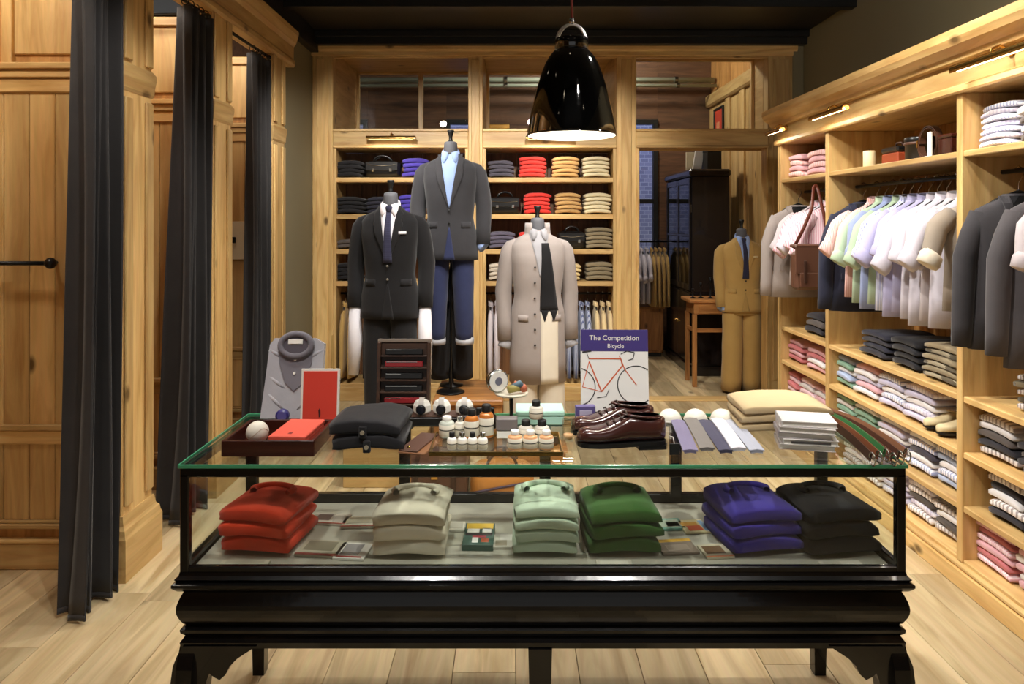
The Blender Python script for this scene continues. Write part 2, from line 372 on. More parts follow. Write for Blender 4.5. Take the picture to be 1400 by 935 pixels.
# front of the shop behind the camera: piers beside the big street window
wf2 = struct('wall_front')
for a in ((-3.1, -1.7, 0, ZC), (1.9, 2.9, 0, ZC), (-1.7, 1.9, 0, .5), (-1.7, 1.9, 2.9, ZC)): bx('shopfront_panel', PZm, wf2, a[0], a[1], -1.7, -1.6, a[2], a[3])
bx('cubicle_front', PZm, wl, -3.02, XL-.14, 1.4, 1.5, 0, 2.99)
# ---------------------------------------------------------------- right-hand shelving
UF = 2.09; PO = [5.71, 4.86, 3.42, 1.98, .6]
su = thing('built_in_shelving', 'long pine wall shelving with cornice, hanging rails and stacked shirts', 'shelving', (2.4, 3.2, 0))
def spart(name, m, x0, x1, y0, y1, z0, z1, c=.004):
    return bx(name, m, su, x0-2.4, x1-2.4, y0-3.2, y1-3.2, z0, z1, c=c)
for i, yy in enumerate(PO): spart('upright', PZm, UF, 2.68, yy-.022, yy+.022, .115, 2.30)
for i in range(4):
    ya, yb = PO[i+1]+.022, PO[i]-.022
    for z in (2.03, .89, .63, .38, .13):
        spart('shelf', PYm, UF+.006, 2.66, ya, yb, z-.03, z)
    n = max(3, round((yb-ya)/.17)); bw = (yb-ya)/n
    for k in range(n): spart('back_board', UNITB, 2.66, 2.69, ya+k*bw+.001, ya+(k+1)*bw-.001, .13, 2.3)
    ra = ob('hanging_rail', MB().tube([(2.28-2.4, ya-3.2, 0), (2.28-2.4, yb-3.2, 0)], .011, 10), IRON, su, (0, 0, 1.93), smooth=True)
spart('plinth', PYm, UF-.02, 2.68, PO[-1]-.03, PO[0]+.03, 0, .085); spart('plinth_moulding', PYm, UF-.012, 2.68, PO[-1]-.025, PO[0]+.025, .085, .112, c=.01)
spart('end_panel', PZm, UF, 2.75, PO[0]+.0225, PO[0]+.05, .115, 2.3)
spart('frieze', PYm, UF-.005, 2.68, PO[-1]-.03, PO[0]+.05, 2.30, 2.46)
spart('header_moulding', PYm, UF-.028, UF, PO[-1]-.03, PO[0]+.06, 2.295, 2.335, c=.012)
cq = [(-.005, 2.44), (-.03, 2.445), (-.04, 2.47), (-.085, 2.50), (-.10, 2.53), (-.10, 2.57), (.66, 2.57), (.66, 2.44)]
ob('unit_cornice', MB().rings([[(UF+a-2.4, t_, z) for a, z in cq] for t_ in (PO[-1]-.03-3.2, PO[0]+.12-3.2)]), PYm, su)
spart('divider_strip', PZm, 2.45, 2.47, 3.95, 3.975, .89, 1.9)
BULB = plain('warm_lamp', (255, 226, 170), .4, emit=9)
def picture_light(loc, rz, L, label, energy):
    t = thing('picture_light', label, 'lamp', loc, rz, None)
    ob('wall_rose', MB().lathe([(.022, 0), (.022, .008), (.012, .014)], 14), BRASS, t, (0, 0, .02), (PI/2, 0, 0), True)
    ob('arm', MB().tube([(0, 0, .02), (0, -.05, .045), (0, -.085, .03), (0, -.09, .0)], .006, 8), BRASS, t, smooth=True)
    hood = [(.024*math.cos(a), .024*math.sin(a)) for a in [PI*k/8-.25 for k in range(11)] if True]
    inner = [(p*.86, q*.86) for p, q in hood[::-1]]
    ob('hood', MB().rings([[(x_, -.09+p, -.01+q) for p, q in hood+inner] for x_ in (-L/2, L/2)]), BRASS, t, smooth=False)
    ob('bulb', MB().tube([(-L*.45, -.09, -.012), (L*.45, -.09, -.012)], .009, 8), BULB, t, smooth=True)
    c, s_ = math.cos(rz), math.sin(rz); px_, py_ = loc[0]+.10*s_, loc[1]-.10*c
    l = lamp('AREA', (px_, py_, loc[2]-.045), energy, WARM, (loc[0]+.06*s_, loc[1]-.06*c, loc[2]-1), shape='RECTANGLE', size=L*.9, size_y=.02)
    l.rotation_euler = (0, 0, rz)
    return t
for k, yy in enumerate((5.55, 4.62, 3.05, 1.6)):
    picture_light((UF-.005, yy, 2.39), -PI/2, .30 if k == 0 else .5, ('short brass picture light on the shelving frieze, over the leather satchel', 'brass picture light on the shelving frieze, over the row of pale shirts', 'brass picture light on the shelving frieze, over the charcoal jackets', 'brass picture light on the shelving frieze, past the charcoal jackets')[k], 1.5)
# ---------------------------------------------------------------- rear shelving bays
rs = thing('built_in_bookcase', 'tall pine display bays with dark backs set into the panelled rear wall', 'shelving', (-.35, YB+.2, 0))
def rpart(name, m, x0, x1, y0, y1, z0, z1, c=.004): return bx(name, m, rs, x0+.35, x1+.35, y0-YB-.2, y1-YB-.2, z0, z1, c=c)
YS = YB+.03
BAYS = ((XA, XB), (XC, XC+1.27))
for (a, b) in BAYS:
    rpart('bay_side', PZm, a-.0, a+.025, YS, YB+.46, .0, 2.41); rpart('bay_side', PZm, b-.025, b, YS, YB+.46, .0, 2.41)
    rpart('bay_face', PZm, a, a+.03, YB+.005, YS, .1, 2.41); rpart('bay_face', PZm, b-.03, b, YB+.005, YS, .1, 2.41)
    for z in (2.12, 1.77, 1.436, 1.13): rpart('shelf', PXm, a+.025, b-.025, YS, YB+.44, z-.045, z)
    rpart('shelf', PXm, a+.025, b-.025, YS, YB+.44, .12, .16); rpart('plinth', PXm, a, b, YB-.01, YS, 0, .13)
    rpart('bay_top', PXm, a+.025, b-.025, YS, YB+.44, 2.39, 2.413)
    n = 8; bw = (b-a-.05)/n
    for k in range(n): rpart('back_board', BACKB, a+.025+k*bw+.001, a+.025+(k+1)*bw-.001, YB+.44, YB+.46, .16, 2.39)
    ob('hanging_rail', MB().tube([(a+.36, YB+.22-YB-.2, 0), (b+.34, .02, 0)], .012, 10), IRON, rs, (0, 0, 1.0), smooth=True)
picture_light((-1.135, YB-.003, 2.49), 0, .46, 'slim brass picture light on the rail above the black folded knitwear', 2.5)
picture_light((.36, YB-.003, 2.49), 0, .46, 'slim brass picture light on the rail above the red folded knitwear', 2.5)
# ================================================================ glass display case
VX0, VX1, VY0, VY1, ZT, ZD = -1.007, 1.194, 2.215, 2.79, .966, .639
vt = thing('display_case', 'black lacquered glass-topped display case on curled bracket feet', 'display case', ((VX0+VX1)/2, (VY0+VY1)/2, 0))
vx, vy = (VX0+VX1)/2, (VY0+VY1)/2
def vpart(name, m, x0, x1, y0, y1, z0, z1, c=.003, par=None): return bx(name, m, vt, x0-vx, x1-vx, y0-vy, y1-vy, z0, z1, c=c)
hx, hy = (VX1-VX0)/2, (VY1-VY0)/2
prof = [(-.02, .40), (-.004, .405), (.0, .424), (-.006, .432), (-.012, .44), (-.002, .452), (.0, .462), (-.014, .47), (-.012, .476)]
prof += [(-.008+.016*math.sin(PI*k/8), .478+.096*k/8) for k in range(9)]
prof += [(-.012, .577), (.004, .582), (.012, .590), (.018, .598), (.018, .606), (.006, .612), (.012, .62), (.002, .628), (0, .638), (-.02, .6385)]
ob('base', MB().rectprof(-hx, hx, -hy, hy, prof), LACQ, vt)
DECKM = plain('grey_deck', (176, 172, 158), .35)
vpart('deck', DECKM, VX0+.028, VX1-.028, VY0+.02, VY1-.03, .634, ZD, c=.001)
for x0 in (VX0, VX1-.027): vpart('corner_post', LACQ, x0, x0+.027, VY0, VY0+.027, ZD-.002, .935)
for xx in (-.985, -.405, .125, .62, 1.172): vpart('rear_post', LACQ, xx-.021, xx+.021, VY1-.03, VY1, ZD-.002, .935)
vpart('rear_rail', LACQ, VX0, VX1, VY1-.028, VY1, ZD-.002, .672); vpart('top_rail', LACQ, VX0, VX1, VY1-.03, VY1, .925, .953)
vpart('top_rail', LACQ, VX0, VX1, VY0, VY0+.022, .925, .953)
vpart('front_rail', LACQ, VX0+.027, VX1-.027, VY0, VY0+.02, ZD-.002, .655)
for x0 in (VX0, VX1-.022):
    vpart('top_rail', LACQ, x0, x0+.022, VY0+.022, VY1-.03, .925, .953); vpart('side_rail', LACQ, x0, x0+.022, VY0+.027, VY1-.03, ZD-.002, .66)
    vpart('side_pane', GLASS, x0+.008, x0+.013, VY0+.027, VY1-.03, .655, .925, c=.001)
vpart('front_pane', GLASS, VX0+.027, VX1-.027, VY0+.006, VY0+.011, .655, .925, c=.001)
vpart('top_glass', GLASS, VX0, VX1, VY0-.004, VY1+.004, .954, ZT, c=.002)
for a in ((VX0-.003, VX1+.003, VY0-.008, VY0-.003), (VX0-.003, VX1+.003, VY1+.003, VY1+.008), (VX0-.004, VX0+.001, VY0-.003, VY1+.003), (VX1-.001, VX1+.004, VY0-.003, VY1+.003)):
    vpart('polished_edge', GREENEDGE, a[0], a[1], a[2], a[3], .9545, ZT+.0005, c=.002)
foot = [(252, 880), (244, 893), (238, 908), (235, 930), (237, 955), (246, 985), (250, 1010), (246, 1040), (236, 1056), (235, 1067), (292, 1067), (291, 1045), (283, 1020), (280, 990), (281, 950), (284, 928), (288, 917), (294, 922), (302, 926), (310, 919), (316, 907), (326, 897), (338, 889), (352, 880)]
fp = [((p-247)*.00222, (1067-q)*.00222) for p, q in foot]
def corner_foot(sx, sy):
    m = MB(); pl = [(sx*(-hx+a), b) for a, b in fp]
    m.rings([[(a, sy*(-hy-.002), b) for a, b in pl], [(a, sy*(-hy+.045), b) for a, b in pl]])
    pl2 = [(sy*(-hy+a), b) for a, b in fp]
    m.rings([[(sx*(-hx-.002), a, b) for a, b in pl2], [(sx*(-hx+.045), a, b) for a, b in pl2]])
    return m
for sx in (1, -1): ob('bracket_foot', corner_foot(sx, 1), LACQ, vt)
for xx, yy in ((-.95, 2.76), (1.155, 2.76), (.0855, 2.25)):
    w_ = .036 if yy < 2.3 else .028
    ob('straight_leg', MB().rings([[(sx*w_*k, sy*w_*k, z) for sx, sy in ((-1, -1), (1, -1), (1, 1), (-1, 1))] for k, z in ((.75, 0), (1, .405))]), LACQ, vt, (xx-vx, yy-vy, 0))
# ================================================================ pendant lamp
LY = 2.9; lx = PX(781.5, LY); k_ = LY/F
pend = thing('pendant_lamp', 'glossy black bell-shaped pendant lamp with white inside and steel loop', 'lamp', (lx, LY, PZ(186, LY)))
pr = [(61, 0), (60.5, 6), (58, 22), (55, 36), (51.5, 50), (47, 68), (42, 84), (36.5, 98), (31, 108), (26, 114), (22.5, 118)]
outp = [(r*k_, z*k_) for r, z in pr]; inn = [(r*k_-.004, z*k_) for r, z in pr[::-1]]
GLOSSB = plain('gloss_black', (8, 8, 8), .06, 0, .7, .8)
ob('shade', MB().lathe(outp+[(.0, 119*k_)], 48, cap=False), GLOSSB, pend, smooth=True)
ob('shade_lining', MB().lathe([(r*k_-.004, z*k_+.0005) for r, z in pr]+[(.0, 117*k_)], 48, cap=False), plain('white_lining', (245, 242, 232), .5), pend, smooth=True)
ob('rim', MB().lathe([(61*k_-.004, .0), (61*k_+.0005, -.001), (61*k_+.0005, .006), (61*k_-.004, .006)], 48, cap=False), GLOSSB, pend, smooth=True)
ob('neck_cap', MB().lathe([(21.5*k_, 117*k_), (23*k_, 119*k_), (23*k_, 131*k_), (21*k_, 134*k_), (14*k_, 135*k_), (.001, 135.5*k_)], 32), GLOSSB, pend, smooth=True)
ALU = plain('brushed_aluminium', (225, 222, 214), .38, .6)
loop = [(20.5*k_*math.cos(a), 0, 128*k_+25*k_*math.sin(a)) for a in [PI*q/16 for q in range(17)]]
ob('suspension_loop', MB().tube(loop, .0055, 8, up=(0, 1, 0)), ALU, pend, smooth=True)
ob('suspension_loop', MB().tube([(a*.9, -.02+.0*b, c*.98) for a, b, c in loop], .0035, 8, up=(0, 1, 0)), ALU, pend, smooth=True)
zt = 154*k_; ob('cord_grip', MB().lathe([(.009, zt-.004), (.011, zt+.004), (.008, zt+.02)], 12), STEEL, pend, smooth=True)
ob('cord', MB().tube([(0, 0, zt+.018), (0, 0, ZC-PZ(186, LY)-.004)], .0045, 8), plain('red_cord', (120, 40, 34), .7), pend, smooth=True)
ob('bulb', MB().lathe([(.001, .07), (.03, .08), (.045, .11), (.03, .15), (.02, .19), (.02, .25)], 16), plain('pendant_bulb', (255, 240, 210), .4, emit=.5), pend, smooth=True)
lamp('POINT', (lx, LY, PZ(186, LY)+.04), 5, (1, .93, .82), shadow_soft_size=.05)
# ================================================================ curtains
def curtain(loc, ya, yb, xt, xb, at, ab, waves, ztop, label, zhem=.012):
    t = thing('curtain', label, 'curtain', loc)
    NC, NR = 97, 30; rows = []
    for i in range(NR):
        u = i/(NR-1); z = ztop+(zhem-ztop)*u; A = at+(ab-at)*u**1.3; xc = xt+(xb-xt)*u
        r = []
        for j in range(NC):
            s = j/(NC-1); ph = 2*PI*waves*s+.5*math.sin(3*u+s*4)
            yy = ya+(yb-ya)*s-(.09*u**2.2)*(1-s)
            r.append((xc+A*math.sin(ph)*(1+.35*math.sin(s*9+u*2)), yy+.02*math.cos(2*ph)*u, z+(0 if i < NR-1 else .012*math.sin(ph*.5))))
        rows.append(r)
    ob('drape', MB().sheet(rows, .004, (.75, .6, 0)), CURT, t, smooth=True)
    ob('hem', MB().sheet([[(p[0]+.0005, p[1], p[2]+.025) for p in rows[-1]], [(p[0]+.0005, p[1], p[2]) for p in rows[-1]]], .0045, (.75, .6, 0)), CURT, t, smooth=True)
    for q in range(waves): ob('curtain_ring', MB().tube([(xt+.022*math.cos(a), ya+(yb-ya)*(q+.5)/waves, ztop+.03+.022*math.sin(a)) for a in [2*PI*e/12 for e in range(13)]], .003, 6, up=(0, 1, 0)), IRON, t)
    return t
curtain((0, 0, 0), 3.16, 3.44, -1.865, -1.885, .045, .075, 4, 2.93, 'charcoal fitting-room curtain beside the cubicle with the black wall bar')
curtain((0, 0, 0), 4.14, 4.48, -1.865, -1.92, .04, .09, 5, 2.93, 'charcoal curtain hanging between the first and second pine columns')
curtain((0, 0, 0), 5.28, 5.62, -1.885, -1.89, .035, .055, 5, 2.93, 'charcoal curtain beside the cubicle with the white wall plate')
for k, (a, b) in enumerate(((1.5, 3.46), (3.77, 4.51), (4.83, 5.64))):
    o = thing('curtain_rod', ('black curtain rod over the cubicle with the wall bar', 'black curtain rod between the first two pine columns', 'black curtain rod over the cubicle with the white plate')[k], 'rod', (-1.875, (a+b)/2, 2.965))
    ob('rod', MB().tube([(0, a-(a+b)/2, 0), (0, b-(a+b)/2, 0)], .011, 10), IRON, o, smooth=True)
    for e in (a, b): ob('bracket', MB().lathe([(.02, 0), (.02, .01), (.013, .02)], 12), IRON, o, (0, e-(a+b)/2, 0), (PI/2 if e == b else -PI/2, 0, 0))
o = thing('wall_bar', 'black iron bar with ball end across the cubicle panelling', 'bar', (-2.5, 3.58, PZ(360, 3.5)))
ob('bar', MB().tube([(-.4, -.07, 0), (.27, -.07, 0)], .011, 10), IRON, o, smooth=True)
ob('ball_end', MB().lathe([(.001, -.028), (.015, -.024), (.026, -.01), (.028, 0), (.026, .01), (.015, .024), (.001, .028)], 16), IRON, o, (.285, -.07, 0), smooth=True)
for xx in (-.3, .27): ob('standoff', MB().tube([(xx, -.07, 0), (xx, .0, 0)], .009, 8), IRON, o, smooth=True)
o = thing('cubicle_rail', 'black clothes rail high across the second cubicle', 'rail', (-2.3, 4.6, PZ(27, 4.66)))
ob('rail_tube', MB().tube([(-.6, -.05, 0), (.33, -.05, 0)], .012, 10), IRON, o, smooth=True)
for xx in (-.5, .3): ob('standoff', MB().tube([(xx, -.05, 0), (xx, .035, 0)], .008, 8), IRON, o)
yy = 5.755; o = thing('wall_plate', 'cream plate with a black latch on the third cubicle panelling', 'plate', (PX(325, yy), yy, PZ(355, yy)))
ob('plate', MB().box(-.075, .075, -.012, .004, 0, .30, .004), plain('cream_plate', (222, 210, 178), .5), o)
ob('latch', MB().box(-.045, -.01, -.026, -.012, .13, .18, .005), IRON, o)
# ================================================================ clothes: torsos, mannequins
class Torso:
    def __init__(s, R, n=2.5): s.R = sorted(R); s.n = n
    def at(s, z):
        R = s.R
        if z <= R[0][0]: return R[0][1:]
        for a, b in zip(R, R[1:]):
            if z <= b[0]:
                u = (z-a[0])/(b[0]-a[0]); u = u*u*(3-2*u)*.5+u*.5
                return [p+(q-p)*u for p, q in zip(a[1:], b[1:])]
        return R[-1][1:]
    def front(s, x, z):
        cx, cy, rx, ry = s.at(z); t = min(.985, abs(x-cx)/max(rx, 1e-4)); return cy-ry*(1-t**s.n)**(1/s.n)
    def loft(s, mb, N=32, sub=3, wr=0):
        R = []; zs = []
        for a, b in zip(s.R, s.R[1:]): zs += [a[0]+(b[0]-a[0])*k/sub for k in range(sub)]
        zs.append(s.R[-1][0])
        for i, z in enumerate(zs):
            cx, cy, rx, ry = s.at(z); r = []
            for j in range(N):
                a = 2*PI*j/N; c, d = math.cos(a), math.sin(a); e = 2/s.n
                ww = 1+wr*math.sin(a*7+z*3)*max(0, 1-(z-s.R[0][0])/.5)
                r.append((cx+rx*abs(c)**e*math.copysign(1, c)*ww, cy+ry*abs(d)**e*math.copysign(1, d)*ww, z))
            R.append(r)
        return mb.rings(R)
    def patch(s, mb, xl, xr, z0, z1, nz=10, nx=6, off=.004, th=.006):
        rows = []
        for i in range(nz+1):
            z = z0+(z1-z0)*i/nz; a, b = xl(z), xr(z)
            rows.append([(a+(b-a)*j/nx, s.front(a+(b-a)*j/nx, z)-off, z) for j in range(nx+1)])
        return mb.sheet(rows, th)
def lerp(z0, a, z1, b): return lambda z: a+(b-a)*(z-z0)/(z1-z0)
JR = lambda hem: [(hem, 0, .005, .205, .135), (max(hem+.05, .92), 0, .005, .196, .13), (1.06, 0, 0, .168, .115), (1.2, 0, -.005, .182, .125), (1.33, 0, -.005, .197, .125), (1.42, 0, .0, .197, .105), (1.465, 0, .005, .165, .085), (1.50, 0, .008, .10, .07), (1.53, 0, .008, .066, .06)]
def buttons(par, pts, m, T):
    for x_, z_ in pts: ob('button', MB().lathe([(.001, .004), (.007, .004), (.008, .001), (.008, -.002)], 10), m, par, (x_, T.front(x_, z_)-.012, z_), (PI/2, 0, 0), True)
def legs(mb, z0, z1, sp, r0, r1, x_off=0, yoff=.01, pleat=0):
    T = Torso([(z1+.03, 0, .005, .165, .112), (z1+.1, 0, .003, .172, .118), (z1+.25, 0, 0, .155, .108)]); T.loft(mb)
    for s_ in (-1, 1):
        n = 8; pts = []; rr = []
        for i in range(n+1):
            u = i/n; z = z1+.12-(z1+.12-z0)*u
            pts.append((s_*(sp+.016*u), yoff-.02*math.sin(u*PI), z)); rr.append((r0+(r1-r0)*u)*(1+.02*math.sin(i*2.3+s_)))
        mb.tube(pts, rr, 18, 1.0, up=(0, 1, 0))
def sleeve_pts(s_, wrist, out=.235, fwd=-.02):
    sh = (s_*.168, .01, 1.435); el = (s_*(out+.01), .035, 1.435-(1.435-wrist)*.5); wr_ = (s_*(out+.005), fwd, wrist)
    pts = [(s_*.11, .012, 1.445), (s_*.155, .012, 1.438), (s_*.188, .012, 1.418)]
    for u in (.0, .15, .3, .5, .65, .8, 1.0):
        if u <= .5: v = u/.5; a, b = (s_*.208, .015, 1.385), el
        else: v = (u-.5)/.5; a, b = el, wr_
        pts.append(tuple(p+(q-p)*v for p, q in zip(a, b)))
    return pts
def mannequin(px, Y, zoff, label, spec, rz=0, group=None, base=None):
    t = thing('mannequin', label, 'mannequin', (PX(px, Y), Y, zoff if base is None else base), rz, group)
    dz = 0 if base is None else zoff-base
    def P(name, mb, m, par=None, smooth=True):
        o_ = ob(name, mb, m, par or t, (0, 0, 0 if par else dz), smooth=smooth); return o_
    hem = spec.get('hem', .76); T = Torso(JR(hem)); J = spec['jacket']; sh = spec['shirt']
    jk = P('jacket' if hem > .6 else 'coat', T.loft(MB(), wr=.012), J)
    for s_ in (-1, 1):
        pts = sleeve_pts(s_, spec.get('wrist', .86), spec.get('out', .235)); P('sleeve', MB().tube(pts, [.02, .034, .048, .058, .062, .062, .060, .057, .054, .053], 16, up=(0, 1, 0)), J, jk)
        w_ = pts[-1]; cl = spec.get('cuff', .02)
        rr = [.044, .046, .047] if cl < .1 else [.04, .05, .036]
        P('shirt_cuff', MB().tube([(w_[0], w_[1], w_[2]+.03), (w_[0], w_[1], w_[2]-cl*.5), (w_[0]+s_*.01, w_[1]-.005, w_[2]-cl)], rr, 14, up=(0, 1, 0)), sh)
    P('neck', MB().lathe([(.05, 1.50), (.052, 1.54), (.05, 1.59), (.046, 1.615), (.03, 1.622)], 20, (0, .008, 0)), DUMMY)
    P('neck_finial', MB().lathe([(.022, 1.618), (.014, 1.635), (.013, 1.655), (.021, 1.68), (.026, 1.70), (.024, 1.706), (.001, 1.708)], 16, (0, .008, 0)), BLACK)
    zb = spec.get('zb', 1.13); vw = spec.get('vw', .072); zt_ = 1.525
    P('shirt_front', T.patch(MB(), lerp(zb, -.004, zt_, -vw), lerp(zb, .004, zt_, vw), zb, zt_, 14, 6, .004), sh)
    cm = MB().rings([[(.064*math.cos(a)*k, .008+.058*math.sin(a)*k-.012*(z_-1.51)/.05*0, z_+.03*math.sin(a)) for a in [2*PI*j/24 for j in range(24)]] for k, z_ in ((1.10, 1.50), (1.06, 1.535), (1.0, 1.55), (.9, 1.548), (.92, 1.51))], False)
    P('shirt_collar', cm, sh)
    for s_ in (-1, 1):
        f = lambda x_, z_: (s_*x_, T.front(s_*x_, z_)-.012, z_)
        P('collar_point', MB().sheet([[f(.012, 1.535), f(.06, 1.55)], [f(.018, 1.49), f(.062, 1.505)], [f(.04, 1.455), f(.052, 1.465)]], .004), sh)
        lw = spec.get('lapel', .055)
        if lw:
            e = lerp(zb, .004, zt_, vw)
            def outer(z, e=e):
                u = (z-zb)/(zt_-zb); return e(z)+lw*min(1, u*1.9)*(1 if u < .72 else .8)*(1 if u < .9 else .5)
            m_ = MB()
            if s_ > 0: T.patch(m_, lambda z: e(z), outer, zb, zt_, 16, 4, .009, .008)
            else: T.patch(m_, lambda z: -outer(z), lambda z: -e(z), zb, zt_, 16, 4, .009, .008)
            P('lapel', m_, J, jk)
    if 'tie' in spec:
        ti = P('necktie', T.patch(MB(), lerp(zb-.02, -.033, 1.49, -.016), lerp(zb-.02, .033, 1.49, .016), zb-.0, 1.49, 10, 3, .010, .006), spec['tie'])
        P('tie_knot', MB().lathe([(.012, 1.48), (.02, 1.495), (.024, 1.515), (.02, 1.525)], 12, (0, T.front(0, 1.5)-.006, 0)), spec['tie'], ti)
    if 'vest' in spec:
        P('waistcoat', T.patch(MB(), lerp(.93, -.004, 1.46, .012), lerp(.93, .138, 1.46, .062), .96, 1.44, 12, 6, .007), spec['vest'])
        for s_ in (-1, 1): P('waistcoat_point', T.patch(MB(), lambda z, s_=s_: .065+s_*.034-.031*(z-.88)/.09, lambda z, s_=s_: .065+s_*.034+.031*(z-.88)/.09, .885, .965, 5, 4, .007), spec['vest'])
    if 'open' in spec:                            # coat hanging open over trousers
        zt2, wl_, wr2 = spec['open']; P('trouser_front', T.patch(MB(), lambda z: -wl_, lambda z: wr2, hem+.002, zt2, 12, 6, .003), spec['trousers'])
    else:
        P('trouser_front', T.patch(MB(), lerp(hem, -.042, zb-.14, -.003), lerp(hem, .042, zb-.14, .003), hem+.002, zb-.14, 8, 5, .003), spec['trousers'])
    if 'stand' in spec:
        P('standing_collar', MB().rings([[((.085*k)*math.cos(a)*(1+.12*(z_-1.47)/.1), .008+.07*k*math.sin(a), z_) for a in [-PI/2+.55+(2*PI-1.1)*j/24 for j in range(25)]] for k, z_ in ((1.25, 1.465), (1.1, 1.50), (1.0, 1.545), (.93, 1.585), (.88, 1.58), (.95, 1.50))], False, False), J, jk)
    if 'square' in spec: P('pocket_square', T.patch(MB(), lambda z: .075, lambda z: .125, 1.335, 1.353, 2, 3, .01, .008), spec['square'], jk)
    buttons(jk, spec.get('buttons', [(0, zb-.02), (0, zb-.11)]), spec.get('bmat', BLACK), T)
    for s_ in (-1, 1): P('pocket_flap', T.patch(MB(), lambda z, s_=s_: (.085 if s_ > 0 else -.155), lambda z, s_=s_: (.155 if s_ > 0 else -.085), .985-(.0 if hem > .6 else .1), 1.03-(.0 if hem > .6 else .1), 2, 4, .005, .006), J, jk)
    tr = MB(); foot_ = spec.get('foot', .06); legs(tr, foot_, .74, .088, spec.get('r0', .098), spec.get('r1', .075)); to = P('trousers', tr, spec['trousers'])
    if 'turnup' in spec:
        for s_ in (-1, 1): P('turn_up', MB().tube([(s_*.104, .01, foot_+z) for z in (-.004, .02, .05)], [.066, .069, .067], 18, up=(0, 1, 0)), spec['turnup'], to)
    if base is None:
        ob('stand_pole', MB().tube([(0, .03, .02), (0, .03, .8)], .012, 8), STEEL, t)
        ob('stand_base', MB().lathe([(.16, 0), (.16, .008), (.14, .014), (.001, .016)], 28), IRON, t, smooth=True)
    else:
        ob('stand_pole', MB().tube([(0, .03, .012), (0, .03, .8+dz)], .009, 8), IRON, t)
        ob('stand_base', MB().lathe([(.105, 0), (.105, .008), (.09, .014), (.001, .016)], 28), IRON, t, smooth=True)
    return t
CHAR = fabric('charcoal_wool', (58, 57, 60), (48, 47, 50)); BLKW = fabric('black_wool', (30, 29, 31), (24, 23, 25)); DENIM = fabric('indigo_denim', (52, 58, 92), (40, 45, 74))
LBLUE = fabric('light_blue_cotton', (160, 182, 228), (146, 170, 220)); WHT = fabric('white_cotton', (232, 228, 232), (222, 218, 226))
GCOAT = fabric('taupe_grey_cloth', (164, 153, 148), (150, 140, 135)); CREAM = fabric('cream_cotton', (224, 214, 196), (212, 202, 184))
TAN = fabric('tan_corduroy', (184, 150, 90), (170, 136, 78)); NAVY = fabric('navy_wool', (40, 42, 60), (32, 34, 50)); NVTIE = fabric('navy_knit', (44, 44, 66), (60, 60, 84), 'stripe', 120, 'z')
CUFFD = fabric('denim_reverse', (196, 196, 200), (170, 172, 180))
mannequin(616, 5.4, .67, 'mannequin in charcoal blazer over light blue shirt and rolled indigo jeans', dict(jacket=CHAR, shirt=LBLUE, trousers=DENIM, zb=1.13, vw=.07, foot=.13, r0=.088, r1=.064, turnup=CUFFD, hem=.75), base=.442)
mannequin(534, 5.05, .281, 'mannequin in black suit, white shirt, dark tie and white pocket square', dict(jacket=BLKW, shirt=WHT, trousers=BLKW, tie=NVTIE, square=WHT, zb=1.14, vw=.062, cuff=.46, wrist=.83, bmat=plain('grey_button', (120, 115, 105), .4)))
mannequin(735, 5.3, .107, 'mannequin in long taupe coat over black waistcoat and cream trousers', dict(jacket=GCOAT, shirt=fabric('grey_shirt', (170, 168, 172), (158, 156, 160)), trousers=CREAM, hem=.44, vest=BLKW, zb=1.2, vw=.075, wrist=.74, cuff=.05, open=(.97, -.002, .132), r1=.1, lapel=0, stand=1,
          buttons=[(-.04, z) for z in (.72, .83, .94, 1.05, 1.16, 1.27)], bmat=plain('dark_button', (50, 44, 42), .4)), rz=.12)
mannequin(1014, 7.26, .012, 'mannequin in tan corduroy suit standing past the doorway beside the oak table', dict(jacket=TAN, shirt=LBLUE, trousers=TAN, tie=NVTIE, square=fabric('pale_square', (214, 196, 150)), zb=1.13, vw=.055, wrist=.84, out=.20, foot=.02, r1=.098, hem=.80))
# half-length trouser form standing on the low table behind the denim mannequin
tf = thing('trouser_form', 'half-length form in dark charcoal trousers on the low oak table', 'mannequin', (PX(617, 5.62), 5.62, .442))
m = MB(); legs(m, .06, .62, .075, .088, .075); ob('trousers', m, fabric('dark_charcoal', (50, 50, 52), (42, 42, 44)), tf, smooth=True)
ob('waistband', MB().lathe([(.15, .86), (.153, .862), (.153, .90), (.14, .905)], 28), BLACK, tf, smooth=True)
ob('form_base', MB().lathe([(.09, 0), (.09, .01), (.02, .02), (.015, .3)], 24), IRON, tf, smooth=True)
# platforms and luggage the figures stand among
o = thing('display_plinth', 'low pine box plinth under the black suited mannequin', 'plinth', (-.83, 5.0, 0))
for a in ((-.25, .25, -.33, -.30), (-.25, .25, .30, .33)): ob('plinth_board', MB().box(*a, 0, .26), PXm, o)
for a in ((-.25, -.22, -.30, .30), (.22, .25, -.30, .30)): ob('plinth_board', MB().box(*a, 0, .26), PYm, o)
ob('plinth_top', MB().box(-.26, .26, -.34, .34, .2605, .281, .004), PXm, o)
o = thing('low_table', 'low oak table under the mannequin in rolled jeans', 'table', (-.312, 5.52, 0))
ob('table_top', MB().box(-.25, .25, -.36, .30, .40, .44, .008), OAKX, o)
for sx in (-1, 1):
    for yy in (-.31, .25): ob('leg', MB().box(sx*.215-.03, sx*.215+.03, yy-.03, yy+.03, 0, .40), OAKZ, o)
    ob('apron', MB().box(sx*.215-.012, sx*.215+.012, -.28, .22, .31, .40), OAKZ, o)
ob('apron', MB().box(-.185, .185, -.322, -.298, .31, .40), OAKX, o)
o = thing('display_plinth', 'low brown box plinth under the mannequin in the taupe coat', 'plinth', (.175, 5.3, 0))
